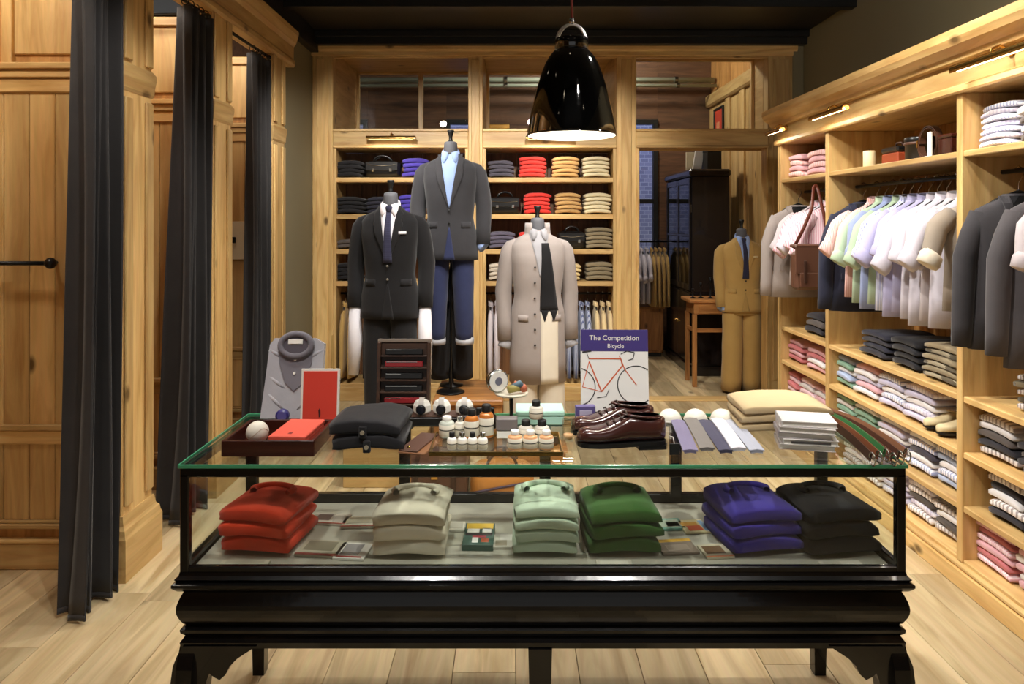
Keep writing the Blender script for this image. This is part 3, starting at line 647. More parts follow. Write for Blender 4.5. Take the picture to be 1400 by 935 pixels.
ob('plinth_body', MB().box(-.2, .2, -.2, .2, 0, .09), OAKX, o); ob('plinth_top', MB().box(-.215, .215, -.215, .215, .0905, .107), OAKX, o)
o = thing('leather_chest', 'brown leather trunk on the floor behind the display case', 'trunk', (-.455, 4.46, 0))
ob('body', MB().box(-.19, .19, -.17, .17, 0, .22, .012), LEATHER, o); ob('lid', MB().box(-.195, .195, -.175, .175, .223, .28, .014), LEATHER, o)
for xx in (-.11, .11): ob('strap', MB().box(xx-.015, xx+.015, -.18, .18, .02, .284, .003), plain('dark_strap', (54, 32, 22), .4), o)
ob('clasp', MB().box(-.02, .02, -.186, -.17, .19, .24), BRASS, o)
o = thing('holdall', 'tan leather holdall with dark piping on the floor behind the display case', 'bag', (-.06, 4.46, 0))
R = []
for i in range(9):
    u = -1+i/4; sc = (1-abs(u)**4*.35)
    R.append([(u*.19, .15*sc*math.copysign(abs(math.cos(a))**.6, math.cos(a)), .12+.12*sc*math.copysign(abs(math.sin(a))**.6, math.sin(a))) for a in [2*PI*j/24 for j in range(24)]])
ob('body', MB().rings(R), TANL, o, smooth=True)
ob('piping', MB().tube([(-.185+.37*k/10, -.15-.004, .10+.07*k/10) for k in range(11)], .008, 8), plain('purple_piping', (58, 38, 58), .5), o, smooth=True)
for yy in (-.06, .06): ob('handle', MB().tube([(.09*math.cos(a), yy, .22+.09*math.sin(a)) for a in [PI*k/12 for k in range(13)]], .009, 8, up=(0, 1, 0)), LEATHER, o, smooth=True)
# ================================================================ folded clothes
def fold_mesh(w, d, h, seed, N=22, K=11):
    """soft folded garment, front fold at -y, base at z=0"""
    rn = random.Random(seed); ph = [rn.uniform(0, 6) for _ in range(4)]; R = []
    for i in range(K):
        u = -1+2*i/(K-1); e = (1-abs(u)**6*.30); xx = u*w/2*(1 if abs(u) < .99 else 1.0); hh = h*(1-.35*abs(u)**8)*(1+.06*math.sin(u*4+ph[0]))
        r = []
        for j in range(N):
            a = 2*PI*j/N; c, s_ = math.cos(a), math.sin(a)
            yy = d/2*math.copysign(abs(c)**.35, c)*(.93+.07*e); zz = hh/2*math.copysign(abs(s_)**.55, s_)
            if c < -.85 : yy += .006*(1-abs(s_)*2)*(1 if abs(s_) < .5 else 0)       # crease between the two folded layers
            yy += .004*math.sin(u*3+ph[1]); zz += .014*(1-u*u)*min(1, h/.04)+.04*h*(s_ > 0)*math.sin(u*3+c*2+ph[2])+.02*h*(s_ > 0)*math.sin(u*9+c*5+ph[3])
            r.append((xx+.004*math.sin(a*2+ph[3]), yy, max(0, h/2+zz)))
        R.append(r)
    return MB().rings(R)
FOLD = {}
def fold_me(w, d, h, mat, seed):
    k = (w, d, h, mat.name, seed % 3)
    if k not in FOLD: FOLD[k] = fold_mesh(w, d, h, seed % 3).mesh('folded_garment', mat, True)
    return FOLD[k]
ORD = ['topmost', 'second', 'third', 'fourth', 'fifth', 'sixth', 'seventh']
def stack(x, y, z, n, mats, colour, kind, place, w=.26, d=.32, h=.042, rz=0, jit=.012, collar=None):
    """n folded garments, one thing each, piled on height z; (x, y) = centre"""
    rn = random.Random(int(x*1000+y*777+z*99)); mats = mats if isinstance(mats, (list, tuple)) else [mats]
    for i in range(n):
        k = n-1-i; which = 'bottom' if k == n-1 and n > 1 else ORD[k]+('' if k == 0 else ' from top')
        me = fold_me(w, d, h, mats[i % len(mats)], i+int(x*10))
        o = link('folded_'+kind, me, None, (x+rn.uniform(-jit, jit), y+rn.uniform(-jit, jit), z+.0015+i*h*.93), (0, 0, rz+rn.uniform(-.05, .05)))
        tag(o, '%s %s folded %s, %s' % (which, colour, kind, place), kind, 'folded %ss, %s' % (kind, place))
        if k == 0 and collar:
            c = MB().rings([[((.07+.012*math.cos(b))*math.cos(a), d*.12+(.05+.010*math.cos(b))*math.sin(a)*.9, h+.017+.010*math.sin(b)) for b in [2*PI*q/8 for q in range(8)]] for a in [-.5+(PI+1)*q/20 for q in range(21)]], False)
            ob('collar', c, collar, o, smooth=True)
C = {}
def F_(name, a, b=None, **k): C[name] = fabric('knit_'+name, a, b or tuple(int(v*.9) for v in a), **k); return C[name]
F_('black', (34, 33, 36)); F_('violet', (74, 62, 158)); F_('slate', (78, 74, 84)); F_('red', (226, 62, 54)); F_('tan', (200, 158, 100)); F_('cream', (226, 212, 174))
F_('olive', (146, 132, 104)); F_('mauve', (98, 92, 108)); F_('pinkred', (190, 90, 90)); F_('navyk', (40, 40, 52)); F_('stone', (196, 184, 166)); F_('butter', (222, 196, 140))
F_('orange', (226, 70, 42)); F_('ecru', (232, 222, 200)); F_('mint', (196, 214, 190)); F_('bottle', (58, 98, 44)); F_('royal', (70, 58, 160))
F_('pink', (226, 176, 184)); F_('rose', (204, 120, 124)); F_('lav', (208, 203, 226)); F_('wht', (234, 230, 230)); F_('sea', (140, 178, 156)); F_('ltblue', (176, 190, 220))
F_('bluestripe', (234, 232, 238), (160, 168, 204), kind='stripe', scale=50); F_('greystripe', (228, 222, 220), (158, 148, 146), kind='stripe', scale=40); F_('lavcheck', (232, 228, 238), (186, 180, 206), kind='check', scale=40)
F_('pinkprint', (236, 204, 204), (222, 150, 140), kind='check', scale=30); F_('pinkstripe', (238, 214, 220), (222, 172, 184), kind='stripe', scale=80); F_('ink', (48, 46, 52)); F_('camo', (150, 140, 116), (84, 76, 60), kind='stripe', scale=34, axis='y'); F_('greydk', (92, 84, 80))
YR = YB+.22                                          # rear shelf stack centre
def rstack(p0, p1, sh, n, col, cname, place, hh=.041, kind='sweater'):
    z = (2.12, 1.77, 1.436, 1.13)[sh]; yf = YR-.15
    stack(PX((p0+p1)/2, yf), YR, z, n, C[col], cname, kind, place, w=round((p1-p0)*yf/F, 2), d=.30, h=hh, jit=.006)
SH = ('top rear shelf', 'second rear shelf', 'third rear shelf', 'fourth rear shelf')
def rs_(p0, p1, sh, n, col, cname, extra='', hh=.041): rstack(p0, p1, sh, n, col, cname, 'stack on the '+SH[sh]+extra, hh)
rs_(460, 494, 0, 4, 'black', 'black', ' by the bag'); rs_(550, 585, 0, 4, 'violet', 'violet', '', .047)
rs_(458, 497, 1, 4, 'black', 'black', ', outermost'); rs_(501, 533, 1, 4, 'navyk', 'inky navy', ' beside black'); rs_(545, 578, 1, 4, 'violet', 'violet', '', .047)
rs_(460, 494, 2, 2, 'greydk', 'dark grey', ' behind suited figure'); rs_(458, 490, 3, 4, 'black', 'black', ' behind suited figure'); rs_(598, 632, 3, 4, 'cream', 'cream', ' behind the jeans')
rs_(668, 702, 0, 4, 'slate', 'slate', ' beside red'); rs_(710, 746, 0, 5, 'red', 'bright red'); rs_(756, 791, 0, 5, 'tan', 'tan'); rs_(798, 834, 0, 5, 'cream', 'cream')
rs_(717, 752, 1, 5, 'red', 'bright red'); rs_(760, 794, 1, 5, 'tan', 'tan'); rs_(800, 835, 1, 5, 'cream', 'cream')
rs_(669, 704, 2, 4, 'mauve', 'grey mauve', ' by taupe coat'); rs_(709, 739, 2, 4, 'red', 'bright red', ' behind taupe coat'); rs_(802, 838, 2, 5, 'olive', 'olive grey')
rs_(668, 694, 3, 4, 'stone', 'stone grey', ' by taupe coat'); rs_(764, 794, 3, 4, 'butter', 'pale yellow'); rs_(802, 838, 3, 4, 'olive', 'olive grey', '', .044)
def shelf_bag(p0, p1, sh, label):
    z = (2.12, 1.77, 1.436, 1.13)[sh]; w_ = (p1-p0)*7.0/F; t = thing('leather_bag', label, 'bag', (PX((p0+p1)/2, 7.0), YR-.02, z+.001), 0, 'black bags on the rear shelves')
    R = []
    for i in range(9):
        u = -1+i/4; e = 1-.25*abs(u)**5
        R.append([(u*w_/2, .11*e*math.copysign(abs(math.cos(a))**.5, math.cos(a)), .085+.085*e*math.copysign(abs(math.sin(a))**.5, math.sin(a))) for a in [2*PI*j/20 for j in range(20)]])
    ob('body', MB().rings(R), BLKL, t, smooth=True)
    ob('flap', MB().box(-w_*.46, w_*.46, -.116, -.105, .07, .155, .004), BLKL, t)
    for s_ in (-1, 1):
        ob('handle', MB().tube([(w_*.24*math.cos(a), s_*.05-.03, .165+.05*math.sin(a)) for a in [PI*k/10 for k in range(11)]], .008, 8, up=(0, 1, 0)), BLKL, t, smooth=True)
        ob('buckle', MB().box(s_*w_*.25-.012, s_*w_*.25+.012, -.122, -.114, .06, .09, .002), STEEL, t)
    ob('zip', MB().tube([(-w_*.4, -.117, .125), (0, -.12, .115), (w_*.4, -.117, .125)], .004, 6), STEEL, t)
shelf_bag(497, 545, 0, 'black leather bag on the top rear shelf between folded stacks'); shelf_bag(669, 712, 1, 'black leather bag on the second rear shelf beside red sweaters'); shelf_bag(763, 802, 2, 'black leather bag on the third rear shelf beside olive sweaters')
# ---- right-hand shelving stacks (front faces -x)
def side(p0, p1, z, n, cols, cname, place, kind='shirt', h=.039, d=.33, xf=2.15):
    Ya, Yb = xf*F/(p1-CX), xf*F/(p0-CX); w_ = min(.30, max(.18, round(Yb-Ya-.015, 2)))
    stack(xf+d/2, (Ya+Yb)/2, z, n, [C[c] for c in cols], cname, kind, place, w=w_, d=d, h=h, rz=-PI/2, jit=.01)
B0, B1, B2 = 'under the satchel', 'under the pale shirts', 'under the charcoal jackets'
side(1070, 1097, 2.03, 4, ['pinkprint', 'pink'], 'pink patterned', 'pile above the leather satchel', h=.045); side(1099, 1126, 2.03, 4, ['pink', 'pinkprint'], 'coral patterned', 'pile above the leather satchel', h=.045)
side(1096, 1126, .89, 3, ['ink', 'greydk'], 'dark grey', 'top ledge '+B0, h=.05)
side(1070, 1096, .63, 4, ['rose', 'pink'], 'dusty rose', 'middle ledge '+B0, h=.04); side(1099, 1126, .63, 4, ['pink', 'wht', 'rose'], 'pale pink', 'middle ledge '+B0, h=.04)
side(1069, 1090, .38, 4, ['pinkstripe', 'rose'], 'rose striped', 'low ledge '+B0, h=.04); side(1091, 1109, .38, 4, ['wht', 'pinkstripe'], 'white and rose', 'low ledge '+B0, h=.04); side(1110, 1127, .38, 4, ['wht', 'pink'], 'blush', 'low ledge '+B0, h=.04)
side(1072, 1098, .13, 3, ['pink', 'rose'], 'pink', 'bottom ledge '+B0, h=.04); side(1100, 1126, .13, 3, ['wht', 'rose'], 'white', 'bottom ledge '+B0, h=.04)
side(1172, 1212, .89, 4, ['ink', 'navyk'], 'dark charcoal', 'top ledge '+B1, 'trousers', .038); side(1215, 1252, .89, 4, ['black'], 'black', 'top ledge '+B1, 'trousers', .042); side(1258, 1308, .89, 6, ['camo', 'olive'], 'olive striped', 'top ledge '+B1, 'trousers', .032)
side(1138, 1163, .63, 5, ['sea', 'ltblue', 'wht'], 'sea green and blue', 'second ledge '+B1); side(1165, 1196, .63, 5, ['wht', 'pink', 'lav'], 'white and pink', 'second ledge '+B1); side(1199, 1230, .63, 5, ['lav', 'bluestripe', 'wht'], 'lavender striped', 'second ledge '+B1); side(1233, 1272, .63, 5, ['lav', 'lavcheck', 'wht'], 'lavender checked', 'second ledge '+B1)
side(1139, 1164, .38, 5, ['sea', 'wht'], 'pale sea green', 'third ledge '+B1); side(1166, 1195, .38, 5, ['sea', 'wht', 'sea'], 'sea green and white', 'third ledge '+B1); side(1198, 1234, .38, 5, ['wht', 'lav'], 'white', 'third ledge '+B1); side(1238, 1273, .38, 5, ['bluestripe', 'wht', 'slate'], 'white and slate', 'third ledge '+B1); side(1277, 1309, .38, 5, ['ltblue', 'bluestripe', 'wht'], 'blue and white', 'third ledge '+B1)
side(1150, 1173, .13, 4, ['wht', 'greystripe'], 'grey and white', 'bottom ledge '+B1); side(1175, 1200, .13, 4, ['greystripe', 'wht'], 'grey striped', 'bottom ledge '+B1); side(1202, 1235, .13, 5, ['lavcheck', 'lav'], 'lilac checked', 'bottom ledge '+B1); side(1239, 1272, .13, 5, ['greystripe', 'lavcheck', 'greydk'], 'grey checked', 'bottom ledge '+B1); side(1275, 1308, .13, 5, ['greystripe', 'greydk', 'wht'], 'taupe striped', 'bottom ledge '+B1)
side(1336, 1388, 2.03, 7, ['bluestripe', 'lavcheck'], 'blue striped', 'stack above the charcoal jackets', h=.029); side(1390, 1440, 2.03, 4, ['greydk', 'wht'], 'grey', 'stack above the charcoal jackets', h=.04)
side(1384, 1440, .89, 5, ['greystripe', 'camo'], 'cream striped', 'top ledge '+B2, 'trousers', .034)
side(1332, 1384, .63, 5, ['wht', 'greydk', 'ink', 'greystripe'][::-1], 'white and dark', 'second ledge '+B2); side(1388, 1440, .63, 4, ['greydk', 'ink'], 'dark taupe', 'second ledge '+B2, h=.035)
side(1346, 1396, .38, 6, ['ink', 'greystripe', 'wht'], 'black and white', 'third ledge '+B2); side(1400, 1450, .38, 5, ['ink', 'greydk'], 'charcoal', 'third ledge '+B2)
side(1330, 1380, .13, 6, ['pinkstripe', 'rose', 'pink'], 'pink striped', 'bottom ledge '+B2, h=.034); side(1384, 1440, .13, 5, ['pink', 'wht'], 'pale pink', 'bottom ledge '+B2)
# ================================================================ hanging clothes
def hanging(loc, rz, mat, label, cat='shirt', group=None, L=.68, wid=.205, rolled=True, open_=None, cuff=None, collar=None, lapel=False, name='hanging_shirt', ry=.05):
    t = thing(name, label, cat, loc, rz, group); rnd = random.Random(int(loc[1]*9973+loc[0]*331))            # origin at the rail
    T = Torso([(-L, 0, 0, wid*1.0, ry*1.15), (-L*.6, 0, 0, wid*.96, ry*1.1), (-.30, 0, 0, wid*.98, ry*1.05), (-.215, 0, 0, wid, ry*.9), (-.175, 0, 0, wid*.86, ry*.75), (-.135, 0, 0, wid*.5, ry*.7), (-.105, 0, 0, wid*.28, ry*.75)], 2.3)
    g = ob('body', T.loft(MB(), 24, 2, wr=.05), mat, t, smooth=True)
    W = wid; end = rnd.uniform(.20, .27) if rolled else .60; oc = rnd.uniform(.006, .02)
    for s_ in (-1, 1):
        n = 6; pts = [(s_*(W*.80+.055*min(1, k/2)+(oc*k if rolled else .004*k)), (-.006*k if rolled and ry > .03 else 0), -.19-end*k/n) for k in range(n+1)]
        ob('sleeve', MB().tube(pts, [.04, .052, .052, .05, .048, .046, .044], 12, min(.75, ry*.98/.052), up=(0, 1, 0)), mat, g, smooth=True)
        if rolled:
            e = pts[-1]; ob('rolled_cuff', MB().tube([(e[0]-s_*oc*1.2, e[1], e[2]+.03), (e[0]-s_*oc*.6, e[1], e[2]+.02), (e[0]+s_*oc*.6, e[1], e[2]-.022), (e[0]+s_*oc, e[1], e[2]-.03)], [.047, .055, .056, .048], 12, min(.78, ry*1.05/.056), up=(0, 1, 0)), cuff or mat, g, smooth=True)
        else:
            e = pts[-1]; buttons(g, [], BLACK, T)
    if lapel:
        for s_ in (-1, 1):
            e_ = lambda z: .008+.06*(z+.5)/.39; o_ = lambda z: e_(z)+.06*min(1, (z+.5)/.2)*(1 if z < -.2 else .6)
            m_ = MB(); T.patch(m_, (e_ if s_ > 0 else (lambda z: -o_(z))), (o_ if s_ > 0 else (lambda z: -e_(z))), -.5, -.115, 12, 4, .008, .008); ob('lapel', m_, mat, g)
        ob('lining', T.patch(MB(), lambda z: -.008-.058*(z+.5)/.39, lambda z: .008+.058*(z+.5)/.39, -.5, -.115, 10, 4, .004), BLKW, g)
        for zz in (-.52, -.63): ob('button', MB().lathe([(.001, .003), (.008, .003), (.008, -.003)], 10), BLACK, g, (0, T.front(0, zz)-.006, zz), (PI/2, 0, 0))
        for s_ in (-1, 1): ob('pocket_flap', T.patch(MB(), lambda z, s_=s_: s_*.12-.045, lambda z, s_=s_: s_*.12+.045, -.60, -.56, 2, 4, .005, .006), mat, g)
    else:
        ob('collar', MB().rings([[(.062*k*math.cos(a), min(.048, ry)*k*math.sin(a), z+.01*math.sin(a)) for a in [2*PI*j/16 for j in range(16)]] for k, z in ((1, -.115), (.95, -.085), (.85, -.08), (1.08, -.125))], False), collar or mat, g, smooth=True)
        ob('placket', T.patch(MB(), lambda z: -.014, lambda z: .014, -L+.01, -.12, 14, 2, .003, .004), mat, g)
    h = ob('hanger', MB().tube([(-wid*.9, 0, -.20), (-wid*.45, 0, -.135), (0, 0, -.095), (wid*.45, 0, -.135), (wid*.9, 0, -.20)], .010, 8, up=(0, 1, 0)), BLACK, t, smooth=True)
    ob('hook', MB().tube([(0, 0, -.095), (0, 0, -.055), (.014, 0, -.035), (.024, 0, -.012), (.020, 0, .010), (0, 0, .020), (-.017, 0, .012)], .0028, 6, up=(0, 1, 0)), STEEL, h)
    return t
RX, RZ = 2.28, 1.93
SHIRT = {k: fabric('shirt_'+k, a, b, **kw) for k, a, b, kw in (('coral', (226, 190, 188), (208, 150, 142), dict(kind='stripe', scale=110)), ('green', (188, 204, 178), (164, 188, 156), {}), ('blue', (160, 170, 204), (138, 150, 192), {}),
    ('lilac', (188, 184, 214), (170, 166, 202), {}), ('white', (210, 204, 212), (196, 190, 202), {}), ('offwhite', (204, 194, 196), (190, 180, 184), {}), ('taupe', (150, 138, 124), (136, 124, 112), {}), ('bluecheck', (220, 222, 236), (140, 146, 190), dict(kind='check', scale=90)), ('pinks', (232, 206, 212), (214, 160, 172), dict(kind='stripe', scale=70)))}
G1 = 'clothes on the long shirt rail'
hanging((RX-.02, 4.70, RZ), 0, NAVY, 'navy blazer at the end of the long rail of pale shirts', 'jacket', G1, .80, .215, False, lapel=True, name='hanging_jacket', ry=.06)
seq = [('coral', 'coral striped', 4.57), ('green', 'pale green', 4.46), ('blue', 'powder blue', 4.36), ('green', 'pale green', 4.27), ('bluecheck', 'blue checked', 4.18), ('lilac', 'lilac', 4.09), ('lilac', 'lilac', 4.00), ('white', 'white', 3.91), ('white', 'white', 3.82), ('offwhite', 'off-white', 3.73), ('white', 'white', 3.64)]
for k, (m_, nm, yy) in enumerate(seq):
    hanging((RX-.004*(k % 3), yy, RZ), random.uniform(-.03, .03), SHIRT[m_], '%s shirt with rolled sleeves, %s from the navy blazer on the rail' % (nm, ['first', 'second', 'third', 'fourth', 'fifth', 'sixth', 'seventh', 'eighth', 'ninth', 'tenth', 'eleventh'][k]), 'shirt', G1, .70+.02*(k % 3)+.002*k*2, .195, ry=.038)
hanging((RX, 3.53, RZ), .03, SHIRT['taupe'], 'taupe overshirt with pale rolled cuffs closing the long shirt rail', 'shirt', G1, .66, .2, True, cuff=CREAM)
G0 = 'clothes on the short rail behind the satchel'
hanging((RX-.10, 5.57, RZ), .05, GCOAT, 'taupe jacket at the doorway end of the short rail', 'jacket', G0, .80, .215, False, lapel=True, name='hanging_jacket', ry=.055)
for k, (m_, nm, yy) in enumerate((('offwhite', 'off-white', 5.45), ('pinks', 'pink striped', 5.37), ('white', 'white', 5.29), ('pinks', 'pink striped', 5.21), ('pinks', 'pink striped', 5.12))):
    hanging((RX, yy, RZ), random.uniform(-.02, .02), SHIRT[m_], '%s shirt, %s from the taupe jacket on the short rail' % (nm, ['first', 'second', 'third', 'fourth', 'fifth'][k]), 'shirt', G0, .70, ry=.038)
G2 = 'jackets on the rail past the white shirts'
DKJ = fabric('charcoal_jacket', (66, 63, 66), (54, 52, 55)); GRJ = fabric('grey_jacket', (86, 82, 84), (74, 70, 73))
hanging((RX, 3.29, RZ), .0, DKJ, 'charcoal jacket with notched lapels hanging beside the white shirts', 'jacket', G2, .80, .225, False, lapel=True, name='hanging_jacket', ry=.065)
hanging((RX, 3.06, RZ), .0, GRJ, 'grey jacket hanging past the charcoal jacket', 'jacket', G2, .84, .22, False, lapel=True, name='hanging_jacket', ry=.06)
hanging((RX, 2.92, RZ), .0, SHIRT['offwhite'], 'off-white shirt with rolled cuffs hanging past the grey jacket', 'shirt', G2, .70, .19, True)
# leather satchel hooked on the short rail
yy = 4.975; sx_ = PX(1109, yy); o = thing('satchel', 'brown leather satchel hanging by its strap from the short rail', 'bag', (sx_, yy, PZ(396, yy)))
ob('body', MB().box(-.125, .125, -.05, .05, 0, .26, .02), LEATHER, o); ob('flap', MB().box(-.13, .13, -.062, -.048, .11, .30, .012), LEATHER, o)
ob('flap_top', MB().box(-.13, .13, -.062, .05, .285, .31, .012), LEATHER, o); ob('front_pocket', MB().box(-.10, .10, -.066, -.05, .02, .12, .01), LEATHER, o)
for s_ in (-1, 1):
    ob('buckle_strap', MB().box(s_*.065-.011, s_*.065+.011, -.074, -.062, .05, .2, .003), plain('dark_strap', (54, 32, 22), .4), o)
ob('shoulder_strap', MB().tube([(-.12, 0, .28), (-.05, 0, .42), (.005, 0, .55), (.03, .03, .70), (.05, .05, .715), (.06, .04, .69), (.09, 0, .5), (.125, 0, .28)], .012, 8, .35, up=(0, 1, 0)), plain('strap_red_brown', (90, 40, 26), .4), o, smooth=True)
# rear bays: clothes hanging edge-on
def rear_hang(px, mat, label, grp, L=.78, cat='shirt', rolled=False, dz=0): hanging((PX(px, 7.18), YB+.22, 1.0+dz), PI/2+random.uniform(-.02, .02), mat, label, cat, grp, L, .135, rolled, name='hanging_'+cat, ry=.026)
GT = 'tan coats in the rear bay'
for k, p in enumerate((462, 473, 484)): rear_hang(p, TAN, 'tan coat, %s from the bay side, hanging under the black knitwear' % ['first', 'second', 'third'][k], GT, .80, 'coat')
for k, p in enumerate((505, 560, 600, 625)): rear_hang(p, [BLKW, NAVY, CHAR, NAVY][k], '%s coat on the rear rail, %s from the tan coats' % (['black', 'navy', 'charcoal', 'navy'][k], ['first', 'second', 'third', 'fourth'][k]), 'dark coats in the rear bay', .74, 'coat')
for k, p in enumerate((671, 680)): rear_hang(p, SHIRT['offwhite'], ('off-white shirt on the rear rail next to the bay side', 'off-white shirt on the rear rail next to the taupe coat')[k], 'off-white shirts on the rear rail', .5)
GS = 'shirts and jackets on the rear rail by the bicycle book'
STR = fabric('blue_grey_stripe', (170, 176, 196), (96, 104, 140), 'stripe', 40)
for k, p in enumerate((776, 785, 794, 803)): rear_hang(p, STR, 'blue grey striped shirt on the rear rail, %s from the taupe coat' % ['first', 'second', 'third', 'fourth'][k], GS, .72)
for k, p in enumerate((814, 823, 832)): rear_hang(p, fabric('cream_jacket', (220, 196, 150), (206, 182, 136)), 'cream jacket on the rear rail, %s from the striped shirts' % ['first', 'second', 'third'][k], GS, .70, 'jacket')
# ================================================================ small things on the shelving's top ledge
def ledge(p): return 2.22*F/(p-CX)
def lathe_thing(name, prof, m, label, cat, loc, n=24, extra=()):
    t = thing(name, label, cat, loc)
    ob('body', MB().lathe(prof, n), m, t, smooth=True)
    for nm, pf, mm in extra: ob(nm, MB().lathe(pf, n), mm, t, smooth=True)
    return t
lathe_thing('candle', [(.034, 0), (.036, .004), (.036, .10), (.033, .104), (.01, .10)], plain('cream_wax', (236, 214, 168), .5), 'cream pillar candle on the ledge above the pale shirts', 'candle', (2.2, ledge(1193), 2.031), extra=(('wick', [(.002, .098), (.0015, .113)], BLACK),))
o = thing('leather_case', 'red-brown leather case with dark lid on the ledge above the pale shirts', 'case', (2.24, ledge(1225), 2.031), -PI/2)
ob('body', MB().box(-.09, .09, -.06, .06, 0, .065, .008), plain('rust_leather', (150, 66, 36), .4), o); ob('lid', MB().box(-.093, .093, -.063, .063, .067, .10, .012), BLKL, o); ob('handle', MB().tube([(-.04, 0, .1), (-.03, 0, .125), (.03, 0, .125), (.04, 0, .1)], .006, 8), LEATHER, o, smooth=True)
lathe_thing('hat_box', [(.075, 0), (.078, .004), (.078, .085), (.083, .086), (.083, .125), (.08, .13), (.001, .132)], BLKL, 'round black box on the ledge above the pale shirts', 'box', (2.24, ledge(1254), 2.031), extra=(('lid_band', [(.0835, .088), (.0845, .09), (.0845, .10), (.0835, .102)], LEATHER),))
o = thing('coiled_belt', 'coiled brown belt standing on the ledge beside the round black box', 'belt', (2.2, ledge(1277), 2.031+.085))
ob('strap', MB().rings([[((.082+.003*a/6)*0+(q-.5)*.034, (.072+.0016*a+e)*math.cos(a), (.072+.0016*a+e)*math.sin(a)) for q, e in ((0, 0), (1, 0), (1, .004), (0, .004))] for a in [2*PI*2*k/60 for k in range(61)]]), LEATHER, o, smooth=False)
ob('buckle', MB().box(-.022, .022, .085, .094, -.02, .02, .003), BRASS, o)
o = thing('card_sign', 'narrow cream card standing on the ledge beside the coiled belt', 'card', (2.15, ledge(1290), 2.031), -PI/2); ob('card', MB().box(-.016, .016, -.004, .004, 0, .13, .001), PAPER, o); ob('foot', MB().box(-.02, .02, -.02, .02, 0, .006, .001), PAPER, o)
o = thing('shoe_brush_box', 'dark wooden brush box at the end of the ledge over the pale shirts', 'box', (2.26, ledge(1302), 2.031), -PI/2); ob('body', MB().box(-.055, .055, -.08, .08, 0, .09, .005), MAHO, o); ob('lid', MB().box(-.058, .058, -.083, .083, .092, .11, .006), MAHO, o)
# beige loafers on the second ledge
def shoe_mesh(L=.29, Wd=.095, ht=.088):
    """toe towards -x, heel at +x, base z=0; upper only"""
    R = []; n = 18
    st = [(-.5, .18, .25, 0), (-.47, .55, .42, 0), (-.40, .85, .50, 0), (-.28, 1.0, .50, 0), (-.15, 1.0, .60, 0), (-.02, .90, .78, 0), (.08, .80, .95, 0), (.20, .74, .90, 0), (.32, .74, .84, 0), (.42, .70, .86, 0), (.48, .52, .84, 0), (.5, .25, .78, 0)]
    for u, wv, hv, _ in st:
        r = []
        for j in range(n):
            a = 2*PI*j/n; c, s_ = math.cos(a), math.sin(a)
            r.append((u*L, Wd/2*wv*math.copysign(abs(c)**.7, c)*(1 if s_ < .2 else 1-.28*max(0, u+.1)*s_), max(.0, ht*hv*(.5+.5*math.copysign(abs(s_)**.7, s_)))))
        R.append(r)
    return R
def shoe(loc, rz, m, label, group, sc=1.0, laces=None):
    t = thing('dress_shoe', label, 'shoe', loc, rz, group); t.scale = (sc,)*3
    ob('upper', MB().rings([[(x_, y_, z_+.012) for x_, y_, z_ in r] for r in shoe_mesh()]), m, t, smooth=True)
    so = [(r[0][0], max(abs(p[1]) for p in r)+.004) for r in shoe_mesh()]
    poly = [(a, b) for a, b in so]+[(a, -b) for a, b in so[::-1]]
    ob('sole', MB().rings([[(a, b, z) for a, b in poly] for z in (.001, .014)]), BLKL, t)
    ob('heel', MB().rings([[(a, b, z) for a, b in [(.05, .036), (.14, .036), (.148, .02), (.148, -.02), (.14, -.036), (.05, -.036)]] for z in (-.012, .002)]), BLKL, t)
    ob('collar', MB().tube([(.065+.068*math.cos(a), .028*math.sin(a), .092-.008*math.cos(a)) for a in [2*PI*k/20 for k in range(21)]], .004, 8), m, t, smooth=True)
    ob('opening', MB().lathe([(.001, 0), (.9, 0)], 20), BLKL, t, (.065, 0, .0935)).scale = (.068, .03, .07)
    if laces:
        for k in range(4): ob('lace', MB().tube([(-.045+k*.02, -.022, .066+k*.011), (-.045+k*.02, 0, .074+k*.011), (-.045+k*.02, .022, .066+k*.011)], .0028, 6), laces, t, smooth=True)
    return t
BEI = plain('beige_suede', (206, 190, 150), .8)
for k, p in enumerate((1285, 1303)): shoe((2.24, 2.2*F/(p-CX), .644), .05, BEI, 'beige suede loafer under the olive trousers, next to the %s' % ('lavender shirts', 'pine upright')[k], 'beige loafers', .85)
# ================================================================ inside the display case
def deck(px, py): return XY(px, py, ZD)
def case_stack(p0, p1, py, n, col, cname, rz, w_, d_, h_=.045):
    x, y = deck((p0+p1)/2, py); stack(x-math.sin(-rz)*0, y+d_/2, ZD, n, C[col], cname, 'sweater', 'stack inside the glass case', w=w_, d=d_, h=h_, rz=rz, jit=.005, collar=C[col])
case_stack(302, 398, 764, 3, 'orange', 'orange-red', -.16, .225, .25, .05); case_stack(510, 605, 768, 3, 'ecru', 'ecru', 0, .225, .27, .05); case_stack(704, 792, 765, 4, 'mint', 'pale mint', 0, .20, .26, .04)
case_stack(806, 900, 764, 3, 'bottle', 'bottle green', .08, .225, .26, .05); case_stack(1000, 1092, 763, 3, 'royal', 'royal violet', .12, .23, .26, .05); case_stack(1104, 1200, 765, 3, 'black', 'black', .12, .235, .25, .052)
def card(px, py, w_, d_, rz, base, blocks, label, h=.008, name='print_card', cat='card', grp='printed cards inside the glass case'):
    x, y = deck(px, py); t = thing(name, label, cat, (x, y, ZD+.001), rz, grp)
    ob('card', MB().box(-w_/2, w_/2, -d_/2, d_/2, 0, h, .001), plain('card_%d_%d_%d' % base, base, .5), t)
    for (a, b, c, d, col) in blocks: ob('printed_panel', MB().box((a-.5)*w_, (b-.5)*w_, (c-.5)*d_, (d-.5)*d_, h-.0005, h+.0006, .0003), plain('ink_%d_%d_%d' % col, col, .5), t)
G_, Wt = (150, 146, 138), (222, 218, 206)
